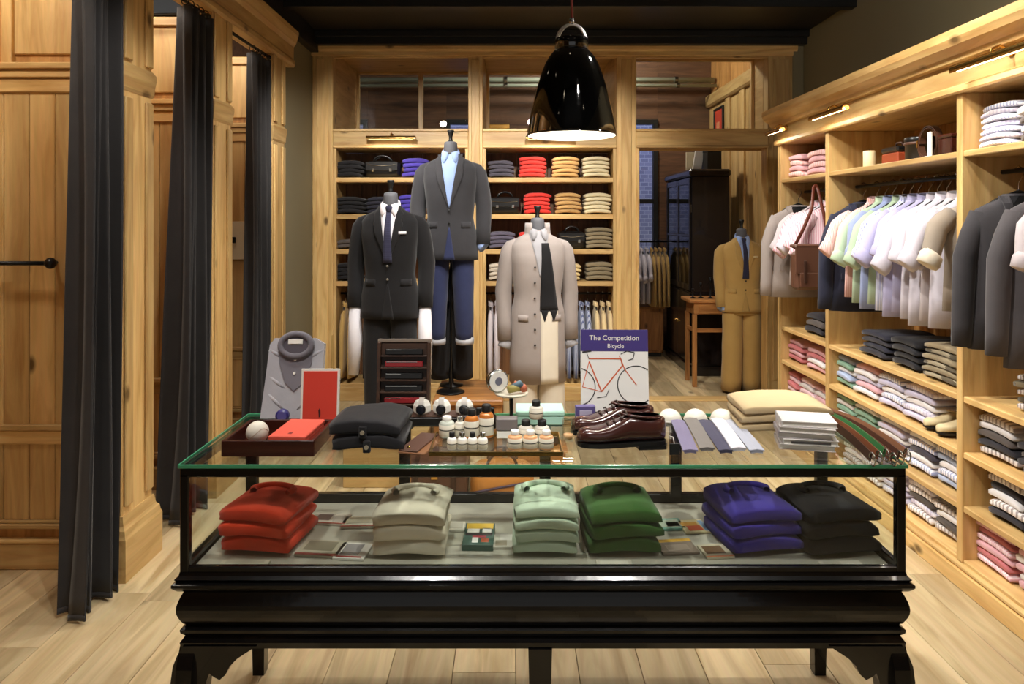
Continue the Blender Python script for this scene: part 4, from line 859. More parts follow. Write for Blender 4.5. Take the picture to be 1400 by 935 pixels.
card(452, 712, .13, .085, -.1, (206, 198, 186), [(.1, .5, .3, .9, (140, 120, 116)), (.6, .9, .2, .8, (170, 160, 150)), (0, 1, 0, .1, (150, 60, 40))], 'grey postcard with rust lower edge beside the orange-red sweaters')
card(492, 716, .12, .085, .05, (214, 208, 190), [(.1, .9, .3, .9, (176, 168, 146)), (0, 1, 0, .12, (150, 60, 40))], 'cream postcard with rust edge beside the ecru sweaters')
card(440, 752, .14, .11, -.12, (168, 160, 140), [(.1, .8, .3, .9, (120, 112, 92)), (0, 1, .0, .12, (150, 70, 60))], 'olive toned card in front of the grey postcard')
card(483, 756, .10, .11, -.1, (226, 222, 214), [(.15, .75, .2, .9, (150, 146, 146)), (.1, .9, .05, .13, (176, 60, 60))], 'white card with grey picture and red line beside the ecru sweaters')
card(655, 738, .10, .17, -.02, (54, 84, 74), [(.05, .95, .72, .98, (210, 170, 60)), (.1, .5, .55, .72, (236, 232, 224)), (.6, .9, .5, .75, (230, 226, 220)), (.05, .95, .4, .54, (40, 36, 40)), (.3, .75, .32, .4, (150, 50, 60)), (.3, .5, .1, .32, (226, 224, 218)), (.6, .85, .12, .28, (170, 80, 50))], 'colourful illustrated paperback standing out beside the ecru sweaters', .02, 'paperback', 'book')
card(622, 722, .07, .07, 0, (196, 190, 178), [(.1, .9, .2, .9, (170, 164, 152))], 'pale grey card behind the paperback'); card(690, 742, .075, .10, 0, (190, 184, 172), [(.1, .6, .1, .5, (150, 140, 120)), (.3, .95, .5, .95, (212, 206, 198))], 'pale card between the paperback and the mint sweaters')
card(914, 719, .10, .085, .1, (120, 176, 160), [(.1, .9, .15, .85, (186, 200, 180)), (.4, .85, .2, .6, (70, 90, 100))], 'turquoise illustrated card beside the bottle green sweaters')
card(948, 722, .09, .10, .12, (222, 206, 160), [(.05, .7, .5, .8, (226, 166, 70)), (.2, .75, .1, .5, (214, 90, 50)), (.8, .98, .05, .9, (140, 176, 214))], 'card with orange and yellow picture beside the violet sweaters')
card(925, 750, .12, .10, .12, (126, 112, 100), [(0, 1, .8, 1, (206, 160, 60)), (.2, .8, .2, .6, (150, 136, 124))], 'brown card with yellow edge in front of the turquoise card')
card(978, 756, .09, .09, .12, (196, 186, 160), [(.1, .8, .25, .85, (120, 92, 66)), (0, 1, 0, .1, (206, 130, 90))], 'small card with brown oval picture before the violet sweaters')
card(335, 772, .15, .03, 0, (190, 186, 168), [(.1, .9, .2, .8, (176, 172, 154))], 'narrow pale card strip before the orange-red sweaters'); card(840, 774, .11, .05, 0, (206, 200, 184), [(.1, .9, .2, .8, (226, 220, 206))], 'pale card before the bottle green sweaters')
card(1150, 774, .13, .035, .05, (214, 208, 196), [(.1, .5, .1, .9, (190, 184, 172))], 'white card strip before the black sweaters')
# ================================================================ on the case's glass top
ZG = ZT+.001
def top(px, py): return XY(px, py, ZT)
# mahogany tray
o = thing('wooden_tray', 'open mahogany tray holding a cream ball and a coral box', 'tray', (-.762, 2.405, ZG), .0)
for a in ((-.145, .145, -.125, -.113), (-.145, .145, .113, .125)): ob('tray_side', MB().box(*a, 0, .05, .002), MAHO, o)
for a in ((-.145, -.133, -.113, .113), (.133, .145, -.113, .113)): ob('tray_side', MB().box(*a, 0, .05, .002), MAHO, o)
ob('tray_bottom', MB().box(-.133, .133, -.113, .113, 0, .006, .001), MAHO, o)
def ball(loc, label, grp=None, r=.036):
    t = thing('ball', label, 'ball', loc, random.uniform(0, 3), grp)
    ob('cover', MB().lathe([(max(.0005, r*math.sin(PI*k/14)), r-r*math.cos(PI*k/14)) for k in range(15)], 24), plain('cream_hide', (232, 226, 212), .5), t, smooth=True)
    sm = [(r*1.003*math.cos(a)*math.sqrt(1-(.45*math.sin(2*a))**2), r*1.003*math.sin(a)*math.sqrt(1-(.45*math.sin(2*a))**2), r+r*.45*math.sin(2*a)) for a in [2*PI*k/48 for k in range(49)]]
    ob('seam', MB().tube(sm, .0009, 5), plain('seam_tan', (190, 160, 130), .7), t)
ball((-.835, 2.40, ZG+.007), 'cream stitched ball lying in the mahogany tray')
o = thing('gift_box', 'coral red flat box lying in the mahogany tray', 'box', (-.705, 2.405, ZG+.007), -.05)
CORAL = plain('coral_card', (232, 92, 72), .6)
ob('body', MB().box(-.058, .058, -.1, .1, 0, .034, .002), CORAL, o); ob('lid', MB().box(-.060, .060, -.102, .102, .036, .05, .003), CORAL, o); ob('emblem', MB().box(-.006, .006, -.075, -.055, .0495, .0506, .0003), plain('dark_red_ink', (130, 30, 26), .6), o)
# display shirt leaning at the rear
tl = -.22
o = thing('display_shirt', 'folded grey and white shirt propped upright behind the red card', 'shirt', (PX(399, 2.72), 2.725, ZG)); o.rotation_euler = (tl, 0, 0)
SG = fabric('grey_print_shirt', (190, 188, 194), (150, 148, 156)); GDK = fabric('grey_chambray', (120, 116, 124), (104, 100, 108))
poly = [(-.115, 0), (.105, 0), (.108, .12), (.108, .275), (.075, .295), (-.08, .295), (-.098, .27), (-.105, .15)]
ob('body', MB().rings([[(a, y_, b) for a, b in poly] for y_ in (-.016, .012)]), SG, o)
ob('yoke', MB().rings([[(a, y_, b) for a, b in [(-.06, .285), (.07, .285), (.065, .2), (.04, .13), (.005, .10), (-.03, .13), (-.055, .2)]] for y_ in (-.022, -.014)]), GDK, o)
ob('collar', MB().rings([[(.004+(.058+.012*math.cos(b))*math.cos(a), -.026-.012*math.sin(b)*1.0, .268+(.042+.012*math.cos(b))*math.sin(a)) for b in [2*PI*q/8 for q in range(8)]] for a in [2*PI*q/28 for q in range(29)]], False), GDK, o, smooth=True)
ob('collar_inside', MB().rings([[(.004+.055*math.cos(a), y_, .268+.04*math.sin(a)) for a in [2*PI*q/28 for q in range(28)]] for y_ in (-.028, -.018)]), fabric('dark_neck', (86, 80, 88)), o)
ob('neck_label', MB().box(-.025, .03, -.031, -.027, .272, .29, .001), PAPER, o)
for zz in (.215, .165): ob('button', MB().lathe([(.001, .004), (.005, .004), (.005, 0)], 10), PAPER, o, (.004, -.022, zz), (PI/2, 0, 0))
for (a, b, c) in ((-.068, .235, .5), (.075, .235, -.5), (-.06, .06, .8), (.05, .06, -.8), (-.06, .13, .6)): ob('crease', MB().tube([(a-.03, -.008, b+.035*c), (a, -.011, b), (a+.03, -.008, b-.035*c)], .0085, 10), SG, o, smooth=True)
o = thing('badge', 'small violet round tin standing before the propped shirt', 'tin', (PX(387, 2.68), 2.665, ZG)); ob('drum', MB().tube([(0, 0, .024), (0, .018, .024)], .024, 20, up=(0, 0, 1)), plain('violet_tin', (56, 50, 120), .35), o, smooth=True); ob('face', MB().tube([(0, -.002, .024), (0, .001, .024)], .017, 20), plain('violet_face', (96, 90, 160), .4), o)
# red card
o = thing('framed_card', 'upright red card with white border and tiny dark emblem', 'card', (PX(435.5, 2.64), 2.655, ZG)); o.rotation_euler = (-.10, 0, 0)
ob('mount', MB().box(-.07, .07, -.005, .005, 0, .196, .001), PAPER, o); ob('red_panel', MB().box(-.062, .062, -.0065, -.004, .008, .188, .0005), plain('red_card', (214, 62, 46), .6), o)
ob('emblem', MB().rings([[(a, y_, b) for a, b in [(-.002, .024), (.003, .024), (.004, .036), (.003, .05), (0, .056), (-.004, .048), (-.003, .036)]] for y_ in (-.0075, -.006)]), plain('emblem_ink', (70, 24, 22), .6), o); ob('strut', MB().box(-.02, .02, .005, .03, 0, .09, .001), PAPER, o)
# black cardigans
for k in range(2):
    o = link('folded_cardigan', fold_me(.225, .25, .05, C['black'], k), None, (PX(508, 2.4)-.005*k, 2.425, ZG+k*.046), (0, 0, .03-.06*k))
    tag(o, ('lower black folded cardigan beside the mahogany tray', 'upper black folded cardigan with pale buttons beside the mahogany tray')[k], 'cardigan', 'black cardigans on the glass top')
    ob('placket', MB().box(-.012, .012, -.131, -.115, .006, .044, .003), C['black'], o)
    for zz in (.025,): ob('button', MB().lathe([(.001, .005), (.007, .005), (.007, 0)], 10), plain('horn_button', (150, 140, 120), .4), o, (0, -.130, zz), (PI/2, 0, 0))
# belt / wallet rack
ry_ = 2.70; o = thing('wallet_rack', 'dark wooden tiered rack showing slim leather wallets', 'rack', (PX(552, ry_), ry_, ZG)); o.rotation_euler = (-.12, 0, 0)
DW = wood('dark_walnut', (74, 50, 36), (50, 32, 24), 'x', .45, 0)
ob('board', MB().box(-.092, .092, -.006, .006, 0, .285, .002), DW, o); ob('top_strip', MB().box(-.1, .1, -.012, .008, .285, .297, .002), plain('taupe_strip', (130, 116, 104), .5), o)
for s_ in (-1, 1): ob('rack_side', MB().box(s_*.092-.006, s_*.092+.006, -.03, .006, 0, .285, .002), DW, o)
for k in range(6):
    z = .012+k*.044; ob('ledge', MB().box(-.086, .086, -.03, -.006, z, z+.006, .001), DW, o)
o_rack = o
from mathutils import Euler
def on_rack(lx_, ly_, lz_): v = Vector((lx_, ly_, lz_)); v.rotate(Euler((-.12, 0, 0))); return Vector(o_rack.location)+v
for k in range(6):
    z = .019+k*.044; red = k in (1, 4)
    w_ = tag(ob('wallet', MB().box(-.07, .07, -.007, .007, 0, .022, .003), plain('wallet_red', (140, 36, 40), .35) if red else BLKL, None, on_rack(0, -.018, z), (-.12, 0, 0)), '%s leather wallet on the %s tier of the dark rack' % ('red' if red else 'black', ['lowest', 'second lowest', 'third lowest', 'third highest', 'second highest', 'highest'][k]), 'wallet', 'wallets on the dark rack')
    ob('metal_bar', MB().box(-.065, -.01 if k % 2 else .05, -.0085, -.0065, .017, .02, .0005), STEEL, w_)
# watches on a black box
o = thing('watch_case', 'low black box carrying three white watch cushions', 'box', (PX(607, 2.66), 2.665, ZG)); ob('body', MB().box(-.135, .135, -.045, .045, 0, .03, .003), BLKL, o); ob('top_pad', MB().box(-.13, .13, -.04, .04, .0302, .036, .003), plain('brown_pad', (80, 52, 38), .7), o)
for k, p in enumerate((577, 604, 635)):
    w_ = thing('wrist_watch', ('dark-dialled watch on the white cushion next to the wallet rack', 'dark-dialled watch on the middle white cushion', 'dark-dialled watch on the white cushion next to the dome bottles')[k], 'watch', (PX(p, 2.66), 2.66, ZG+.0365), 0)
    ob('cushion', MB().lathe([(.026, 0), (.032, .008), (.032, .03), (.024, .046), (.010, .052), (.001, .053)], 6), WHITE, w_)
    ob('strap', MB().rings([[(xx, -.034*math.cos(a)*e, .022+.034*math.sin(a)*e) for xx, e in ((-.009, 1), (.009, 1), (.009, 1.06), (-.009, 1.06))] for a in [PI*q/14-.3 for q in range(17)]]), plain('pale_strap', (176, 170, 164), .6), w_)
    ob('dial_case', MB().lathe([(.017, 0), (.018, .003), (.017, .008), (.001, .009)], 18), IRON, w_, (0, -.034, .022), (PI/2, 0, 0), True)
    ob('dial', MB().lathe([(.014, 0), (.001, .0005)], 18), plain('dark_dial', (24, 26, 34), .2), w_, (0, -.0435, .022), (PI/2, 0, 0))
# brass-edged glass tray with bottles
gx0, gx1, gy0, gy1 = -.255, .155, 2.29, 2.50
o = thing('glass_tray', 'clear tray with brass rim carrying grooming bottles', 'tray', ((gx0+gx1)/2, (gy0+gy1)/2, ZG)); hw, hd = (gx1-gx0)/2, (gy1-gy0)/2
ob('tray_glass', MB().box(-hw, hw, -hd, hd, .002, .007, .001), GLASS, o)
ob('brass_rim', MB().rings([[((hw+e)*cx, (hd+e)*cy, z) for e, z in ((0, 0), (.004, 0), (.006, .014), (.002, .014))] for cx, cy in ((-1, -1), (1, -1), (1, 1), (-1, 1), (-1, -1))], False), BRASS, o)
ZTr = ZG+.008
AMB = plain('amber_liquid', (190, 110, 40), .1, 0, .6, .5); LBL = plain('bottle_label', (228, 222, 206), .6); CLEARJ = plain('frosted_jar', (214, 208, 196), .25); GRN = plain('grey_jar', (190, 196, 184), .3); PEACH = plain('peach_balm', (228, 170, 120), .3)
def bottle(px, Y, r, hb, body, cap, capm, label, cat='bottle', z0=None, lab=True, sq=False, grp='grooming bottles on the brass-rimmed tray'):
    z0 = ZTr if z0 is None else z0; t = thing('grooming_bottle' if cat == 'bottle' else 'jar', label, cat, (PX(px, Y), Y, z0), .4, grp); n = 20
    ob('body', MB().lathe([(r*.95, 0), (r, .004), (r, hb*.82), (r*.85, hb*.92), (r*.5, hb)], n), body, t, smooth=True)
    ob('cap', MB().lathe([(r*.58, hb-.001), (r*.6, hb+.002), (r*.6, hb+cap), (r*.5, hb+cap+.002), (.001, hb+cap+.002)], n), capm, t, smooth=True)
    if lab: ob('label', MB().lathe([(r+.0002, hb*.1), (r+.0008, hb*.11), (r+.0008, hb*.76), (r+.0002, hb*.77)], n, cap=False), LBL, t, smooth=True); ob('label_print', MB().lathe([(r+.0003, hb*.44), (r+.0014, hb*.45), (r+.0014, hb*.5), (r+.0003, hb*.51)], n, cap=False), plain('print_ink', (70, 66, 60), .6), t)
    return t
bottle(611, 2.47, .026, .055, GRN, .012, WHITE, 'grey-green jar with white cap at the tray corner', 'jar'); bottle(629, 2.48, .018, .05, CLEARJ, .014, STEEL, 'frosted bottle with steel cap beside the grey-green jar')
bottle(645, 2.46, .024, .075, AMB, .02, BLACK, 'amber bottle with cream label beside the frosted bottle'); bottle(665, 2.47, .025, .085, AMB, .022, BLACK, 'taller amber bottle with cream label beside the lens stand')
for k, p in enumerate((618, 632, 646, 660)): bottle(p, 2.335, .015, .038, WHITE, .014, (BLACK, STEEL)[k % 2], '%s small white bottle along the tray front' % ['first', 'second', 'third', 'fourth'][k])
for k, p in enumerate((704, 725, 747)): bottle(p, 2.34, .023, .045, PEACH, .012, WHITE, 'white-capped peach jar, %s from the small white bottles' % ['first', 'second', 'third'][k], 'jar')
for k, p in enumerate((719, 741)): bottle(p, 2.435, .025, .048, CLEARJ, .016, BLACK, ('black-lidded pale jar under the stacked jar, beside the grey box', 'black-lidded pale jar under the stacked jar, beside the glass tumbler')[k], 'jar')
bottle(733, 2.45, .023, .042, CLEARJ, .016, BLACK, 'black-lidded pale jar stacked on top of two others', 'jar', z0=ZTr+.067)
for k, p in enumerate((637, 655, 672)): bottle(p, 2.60, .018, .05, plain('dark_bottle', (46, 34, 28), .2), .02, BLACK, 'dark glass bottle behind the tray, %s from the watch cushions' % ['first', 'second', 'third'][k], z0=ZG, lab=False, grp='dark bottles behind the tray')
o = thing('grey_box', 'small grey and white box beside the pedestal stand', 'box', (PX(693, 2.47), 2.465, ZTr)); ob('body', MB().box(-.034, .034, -.02, .02, 0, .025, .002), WHITE, o); ob('lid', MB().box(-.036, .036, -.022, .022, .026, .066, .003), plain('grey_lid', (124, 116, 116), .5), o)
# pedestal dish with trinkets
py_ = 2.56; o = thing('pedestal_dish', 'small round pedestal dish carrying a white dial and trinkets', 'stand', (PX(699, py_), py_, ZG))
ob('dish', MB().lathe([(.02, .125), (.055, .128), (.06, .135), (.057, .136), (.001, .131)], 28), plain('pale_dish', (210, 204, 186), .3), o, smooth=True); ob('stem', MB().lathe([(.008, .01), (.006, .06), (.008, .125)], 12), BLACK, o, smooth=True); ob('foot', MB().lathe([(.035, 0), (.035, .004), (.012, .012), (.008, .014)], 20), BLACK, o, smooth=True)
o = thing('desk_clock', 'small white round dial leaning on the pedestal dish', 'clock', (PX(673, py_)+.022, py_-.012, ZG+.137), .5); ob('rim', MB().tube([(0, 0, .04), (0, .015, .04)], .04, 24), STEEL, o, smooth=True); ob('face', MB().tube([(0, -.002, .04), (0, .002, .04)], .035, 24), WHITE, o); ob('dial_centre', MB().tube([(0, -.0035, .04), (0, 0, .04)], .014, 16), plain('slate_dial', (110, 112, 130), .5), o)
o = thing('scarf', 'rolled olive and blue silk scarf on the pedestal dish', 'scarf', (PX(706, py_), py_-.012, ZG+.138), .2)
for k, (c_, a) in enumerate((((150, 138, 70), 0), ((70, 96, 110), 1.0), ((196, 110, 80), 2.0))): ob('silk_roll', MB().tube([(-.03+.012*k, -.012+.012*k, .014+.012*(k == 2)), (0+.012*k, -.004, .017+.014*(k == 1)), (.024, .014-.014*k, .013)], .013, 10), plain('silk_%d' % k, c_, .5), o, smooth=True)
# mint box
MINT = plain('mint_card', (178, 220, 204), .6); o = thing('gift_box', 'mint green lidded gift box behind the stacked jars', 'box', (PX(738, 2.68), 2.70, ZG)); ob('body', MB().box(-.085, .085, -.06, .06, 0, .03, .002), MINT, o); ob('lid', MB().box(-.088, .088, -.063, .063, .032, .048, .003), MINT, o)
o = thing('glass_tumbler', 'clear glass tumbler between the tray and the shoes', 'glass', (PX(777, 2.45), 2.45, ZG)); ob('wall', MB().lathe([(.018, 0), (.021, .07), (.0195, .07), (.0165, .006), (.001, .005)], 20), GLASS, o, smooth=True); ob('contents', MB().lathe([(.0155, .007), (.0165, .022), (.001, .023)], 16), PEACH, o, smooth=True)
# tan leather folder beside the tray
o = thing('leather_folder', 'tan and brown leather folder lying beside the black cardigans', 'folder', (PX(577, 2.38), 2.40, ZG), -.25); ob('cover', MB().box(-.045, .045, -.1, .1, 0, .006, .002), plain('chestnut', (128, 84, 50), .4), o); ob('flap', MB().box(-.044, .02, -.098, .098, .0062, .012, .002), LEATHER, o); ob('stud', MB().lathe([(.006, 0), (.004, .004), (.001, .005)], 10), BRASS, o, (-.02, -.07, .012))
# ---------------------------------------------------------------- bicycle book on its easel
by = 2.69; bw, bh = .245, .295; lean = -.13
o = thing('easel', 'small black tabletop easel under the bicycle book', 'easel', (PX(841, by), by, ZG)); 
ez = .042
for s_ in (-1, 1): ob('easel_leg', MB().tube([(s_*.075, -.028, .003), (s_*.055, .0, .09), (s_*.03, .045, .28)], .006, 8), BLACK, o, smooth=True)
ob('rear_leg', MB().tube([(0, .085, .003), (0, .048, .27)], .006, 8), BLACK, o, smooth=True); ob('rest', MB().box(-.10, .10, -.045, .0, ez-.008, ez-.001, .002), BLACK, o); ob('cross_bar', MB().box(-.035, .035, .040, .05, .265, .277, .002), BLACK, o)
bk = thing('bicycle_book', 'white hardback book with purple title band and orange racing bicycle', 'book', (PX(839, by), by-.028, ZG+ez)); bk.rotation_euler = (lean, 0, -.04)
PURP = plain('purple_band', (62, 48, 118), .5)
ob('page_block', MB().box(-bw/2+.003, bw/2-.003, -.009, .007, .002, bh-.002, .001), PAPER, bk); ob('front_cover', MB().box(-bw/2, bw/2, -.012, -.009, 0, bh, .001), plain('cover_white', (236, 234, 230), .4), bk); ob('rear_cover', MB().box(-bw/2, bw/2, .007, .010, 0, bh, .001), plain('cover_white', (236, 234, 230), .4), bk)
ob('title_band', MB().box(-bw/2-.0002, bw/2+.0002, -.0128, -.0115, bh*.735, bh+.0002, .0003), PURP, bk)
def text(par, s, size, x_, z_, m, y_=-.0131):
    c = bpy.data.curves.new('lettering', 'FONT'); c.body = s; c.size = size; c.align_x = 'CENTER'; c.extrude = .0002; c.materials.append(m)
    tmp = bpy.data.objects.new('lettering', c); COL.objects.link(tmp); bpy.context.view_layer.update()
    me = bpy.data.meshes.new_from_object(tmp.evaluated_get(bpy.context.evaluated_depsgraph_get())); bpy.data.objects.remove(tmp)
    if not me.materials: me.materials.append(m)
    o_ = bpy.data.objects.new('lettering', me); COL.objects.link(o_); o_.parent = par; o_.location = (x_, y_, z_); o_.rotation_euler = (PI/2, 0, 0); return o_
text(bk, 'The Competition', .026, 0, bh*.87, PAPER); text(bk, 'Bicycle', .022, .005, bh*.775, PAPER); ob('title_rule', MB().box(-.05, .06, -.0132, -.0125, bh*.845, bh*.85, .0002), plain('title_red', (150, 60, 80), .5), bk)
def B2(px_, py_): return ((px_-839.5)/89*bw, (555-py_)/107*bh)                     # cover pixel -> cover metres
DKP = plain('bike_dark', (54, 50, 50), .5); ORP = plain('bike_orange', (206, 96, 52), .5)
def ring(cx, cz, r, wd, a0, a1, n=40): return MB().rings([[(cx+rr*math.cos(a), y_, cz+rr*math.sin(a)) for rr, y_ in ((r-wd, -.0118), (r+wd, -.0118), (r+wd, -.0128), (r-wd, -.0128))] for a in [a0+(a1-a0)*k/n for k in range(n+1)]])
cx_, cz_ = B2(868, 520); rw = .068; la = math.acos(min(1, (bw/2-.002-cx_)/rw)); ob('printed_wheel', ring(cx_, cz_, rw, .0018, la, 2*PI-la), DKP, bk)
cx2, cz2 = B2(789, 523); la2 = math.acos(min(1, (cx2*-1-bw/2+.002)/-rw)) if abs((bw/2-.002+cx2)/rw) <= 1 else .8
a_l = math.acos(max(-1, min(1, (-bw/2+.002-cx2)/rw))); ob('printed_wheel', ring(cx2, cz2, rw, .0018, -a_l, a_l), DKP, bk)
def strip(pts, wd, m, nm):
    q = [B2(*p) for p in pts]; mb = MB()
    for (a, b), (c, d) in zip(q, q[1:]):
        l = math.hypot(c-a, d-b); nx_, nz_ = -(d-b)/l*wd, (c-a)/l*wd
        mb.rings([[(a+nx_, y_, b+nz_), (c+nx_, y_, d+nz_), (c-nx_, y_, d-nz_), (a-nx_, y_, b-nz_)] for y_ in (-.0118, -.0131)])
    ob(nm, mb, m, bk)
strip([(806, 486), (848, 486), (850, 495), (822, 529), (806, 490)], .0022, ORP, 'printed_frame'); strip([(806, 490), (797, 523), (822, 529)], .0012, ORP, 'printed_frame'); strip([(846, 482), (853, 500), (868, 520)], .0018, ORP, 'printed_fork')
strip([(797, 478), (809, 476)], .003, DKP, 'printed_saddle'); strip([(803, 479), (806, 487)], .0012, DKP, 'printed_seat_post'); strip([(848, 480), (856, 476), (866, 478), (864, 486), (858, 488)], .0015, DKP, 'printed_handlebar'); strip([(816, 537), (828, 535), (832, 526)], .0012, DKP, 'printed_crank')
o = thing('open_magazine', 'open white magazine lying under the easel', 'magazine', (PX(847, 2.64), 2.64, ZG), .02)
for s_ in (-1, 1): ob('page', MB().sheet([[(s_*.13*u, y_, .003+.006*math.sin(PI*u)) for u in (0, .2, .4, .6, .8, 1)] for y_ in (-.045, .06)], .002, (0, 0, -1)), PAPER, o); ob('picture', MB().box(s_*.07-.03, s_*.07+.03, -.03, .03, .0085, .0098, .0003), plain('mag_picture', (170, 160, 150), .5), o)
o = thing('purple_packet', 'small purple packet standing beside the brown shoes', 'packet', (PX(801, 2.56), 2.585, ZG), .1); ob('body', MB().box(-.035, .035, -.012, .012, 0, .085, .003), plain('packet_purple', (96, 84, 140), .5), o); ob('label', MB().box(-.022, .022, -.0135, -.0115, .04, .07, .0005), plain('packet_label', (186, 178, 206), .5), o)
# brown dress shoes
LB = plain('brown_lace', (60, 44, 34), .7)
shoe((PX(850, 2.36), 2.375, ZG+.012), .10, OXB, 'oxblood lace-up shoe beside the grey ties, toe in front of its twin', 'oxblood shoes', 1.0, LB); shoe((PX(838, 2.5), 2.51, ZG+.012), .16, OXB, 'oxblood lace-up shoe behind its twin, under the bicycle book', 'oxblood shoes', 1.0, LB)
o = thing('price_tag', 'small black price tag hanging before the oxblood heel', 'tag', (PX(922, 2.3), 2.3, ZG), .1); ob('tag_card', MB().box(-.016, .016, -.002, .002, 0, .036, .001), BLACK, o); ob('string', MB().tube([(0, 0, .035), (.002, .02, .05), (0, .05, .045)], .001, 5), PAPER, o)
# three balls behind the ties
for k, p in enumerate((916, 951, 987)):
    t = thing('domed_paperweight', 'white domed paperweight behind the ties, %s from the bicycle book' % ['first', 'second', 'third'][k], 'paperweight', (PX(p, 2.70), 2.70, ZG), 0, 'white domes behind the ties')
    ob('dome', MB().lathe([(.041, 0), (.042, .004)]+[(.042*math.cos(q*PI/16), .004+.038*math.sin(q*PI/16)) for q in range(1, 8)]+[(.001, .042)], 28), plain('white_dome', (232, 228, 216), .35), t, smooth=True); ob('base_ring', MB().lathe([(.0425, .001), (.044, .002), (.044, .005), (.0425, .006)], 28, cap=False), PAPER, t, smooth=True)
# ties folded in half, lying side by side
TIE = [('grey violet', (128, 120, 150)), ('warm grey', (136, 130, 126)), ('slate navy', (82, 80, 104)), ('white', (216, 214, 224)), ('pale blue grey', (186, 190, 206))]
for k, ((nm, c_), p0, p1) in enumerate(zip(TIE, (926, 944, 962, 980, 999), (944, 967, 993, 1010, 1035))):
    xa, ya = top(p0, 579); xb, yb = top(p1, 621); t = thing('necktie', '%s knitted tie folded over in the row of ties' % nm, 'tie', ((xa+xb)/2, (ya+yb)/2, ZG+.0), 0, 'ties laid in a row')
    m = fabric('tie_%d' % k, c_, tuple(int(v*.85) for v in c_), 'stripe', 150, 'y'); dx, dy = (xb-xa)/2, (yb-ya)/2; h0 = .004+.0065*(k % 2)
    def tw(s, w_): return [(-dx+2*dx*s-w_, -dy+2*dy*s), (-dx+2*dx*s+w_, -dy+2*dy*s)]
    for lay, wd, z0 in (('rear_blade', .019, .002), ('front_blade', .024, .008)):
        rows = [[(a, b, h0+z0+.004*math.sin(s*PI)) for a, b in tw(s, wd*(1 if s > .06 else .9))] for s in [q/10 for q in range(11)]]
        ob(lay, MB().sheet([[r[0], ((r[0][0]+r[1][0])/2, r[0][1], r[0][2]+.003), r[1]] for r in rows], .005, (0, 0, -1)), m, t, smooth=False)
# khaki folded throw
for k in range(3):
    o = link('folded_throw', fold_me(.30, .25, .034, fabric('khaki_cloth', (204, 182, 142), (190, 166, 126)), k), None, (PX(1061, 2.62)+.004*k, 2.625, ZG+k*.031), (0, 0, -.1+.03*k))
    tag(o, ('bottom khaki folded trousers beside the ties', 'middle khaki folded trousers beside the ties', 'top khaki folded trousers beside the ties')[k], 'trousers', 'khaki trousers on the glass top')
# pale books
for k in range(5):
    w_ = .17-.005*(k == 2); o = thing('pale_book', '%s pale hardback in the book pile beside the belts' % ['bottom', 'second lowest', 'middle', 'second highest', 'top'][k], 'book', (PX(1098, 2.41)+.006*math.sin(k*2.1), 2.40+.004*math.cos(k*3), ZG+.0185*k), -.22+.05*math.sin(k*1.7), 'pale books on the glass top')
    ob('page_block', MB().box(-w_/2+.002, w_/2-.003, -.062, .062, .002, .0158, .0005), PAPER, o)
    cm = plain('cover_%d' % (k % 3), ((206, 198, 196), (222, 218, 216), (176, 168, 170))[k % 3], .5)
    for z in (0, .0155): ob('cover', MB().box(-w_/2, w_/2, -.066, .066, z, z+.0025, .0005), cm, o)
    ob('spine', MB().box(-w_/2-.0005, -w_/2+.003, -.066, .066, 0, .018, .001), cm, o)
    if k == 1: ob('spine_lettering', MB().box(-.06, .06, -.0668, -.0655, .005, .012, .0003), plain('book_ink', (70, 66, 66), .6), o)
# belts, buckles over the front edge
BC = [((60, 36, 26), 'dark brown'), ((128, 76, 50), 'chestnut'), ((60, 120, 70), 'green webbing'), ((110, 66, 50), 'russet'), ((84, 52, 40), 'umber'), ((140, 96, 70), 'light brown')]
for k, (c_, nm) in enumerate(BC):
    x0_ = 0; t = thing('belt', '%s belt laid across the glass top, buckle over the front edge' % nm, 'belt', (x0_, 2.45, ZG), 0, 'belts on the glass top')
    m = plain('belt_%d' % k, c_, .4); z_ = .006+.006*(k % 3)
    sk = -.10+.012*k
    pts = [((1.112+.011*k)*(1-u)+(1.075+.021*k)*u, .27-.52*u, z_+.02*math.sin(PI*u*.9)) for u in [q/12 for q in range(13)]]
    ob('strap', MB().sheet([[(p[0], p[1], p[2]), (p[0]+.006, p[1], p[2]+.026)] for p in pts], .004, (.9, 0, -.3)), m, t, smooth=False)
    e = pts[-1]; loopb = [(e[0]+.003+.002*math.cos(a)*0, e[1]-.012-.018*math.cos(a), e[2]+.010+.019*math.sin(a)) for a in [2*PI*q/16 for q in range(17)]]
    ob('buckle', MB().tube(loopb, .0026, 6), STEEL, t, smooth=True); ob('prong', MB().tube([(e[0]+.003, e[1]+.004, e[2]+.010), (e[0]+.003, e[1]-.03, e[2]+.012)], .0018, 6), STEEL, t)
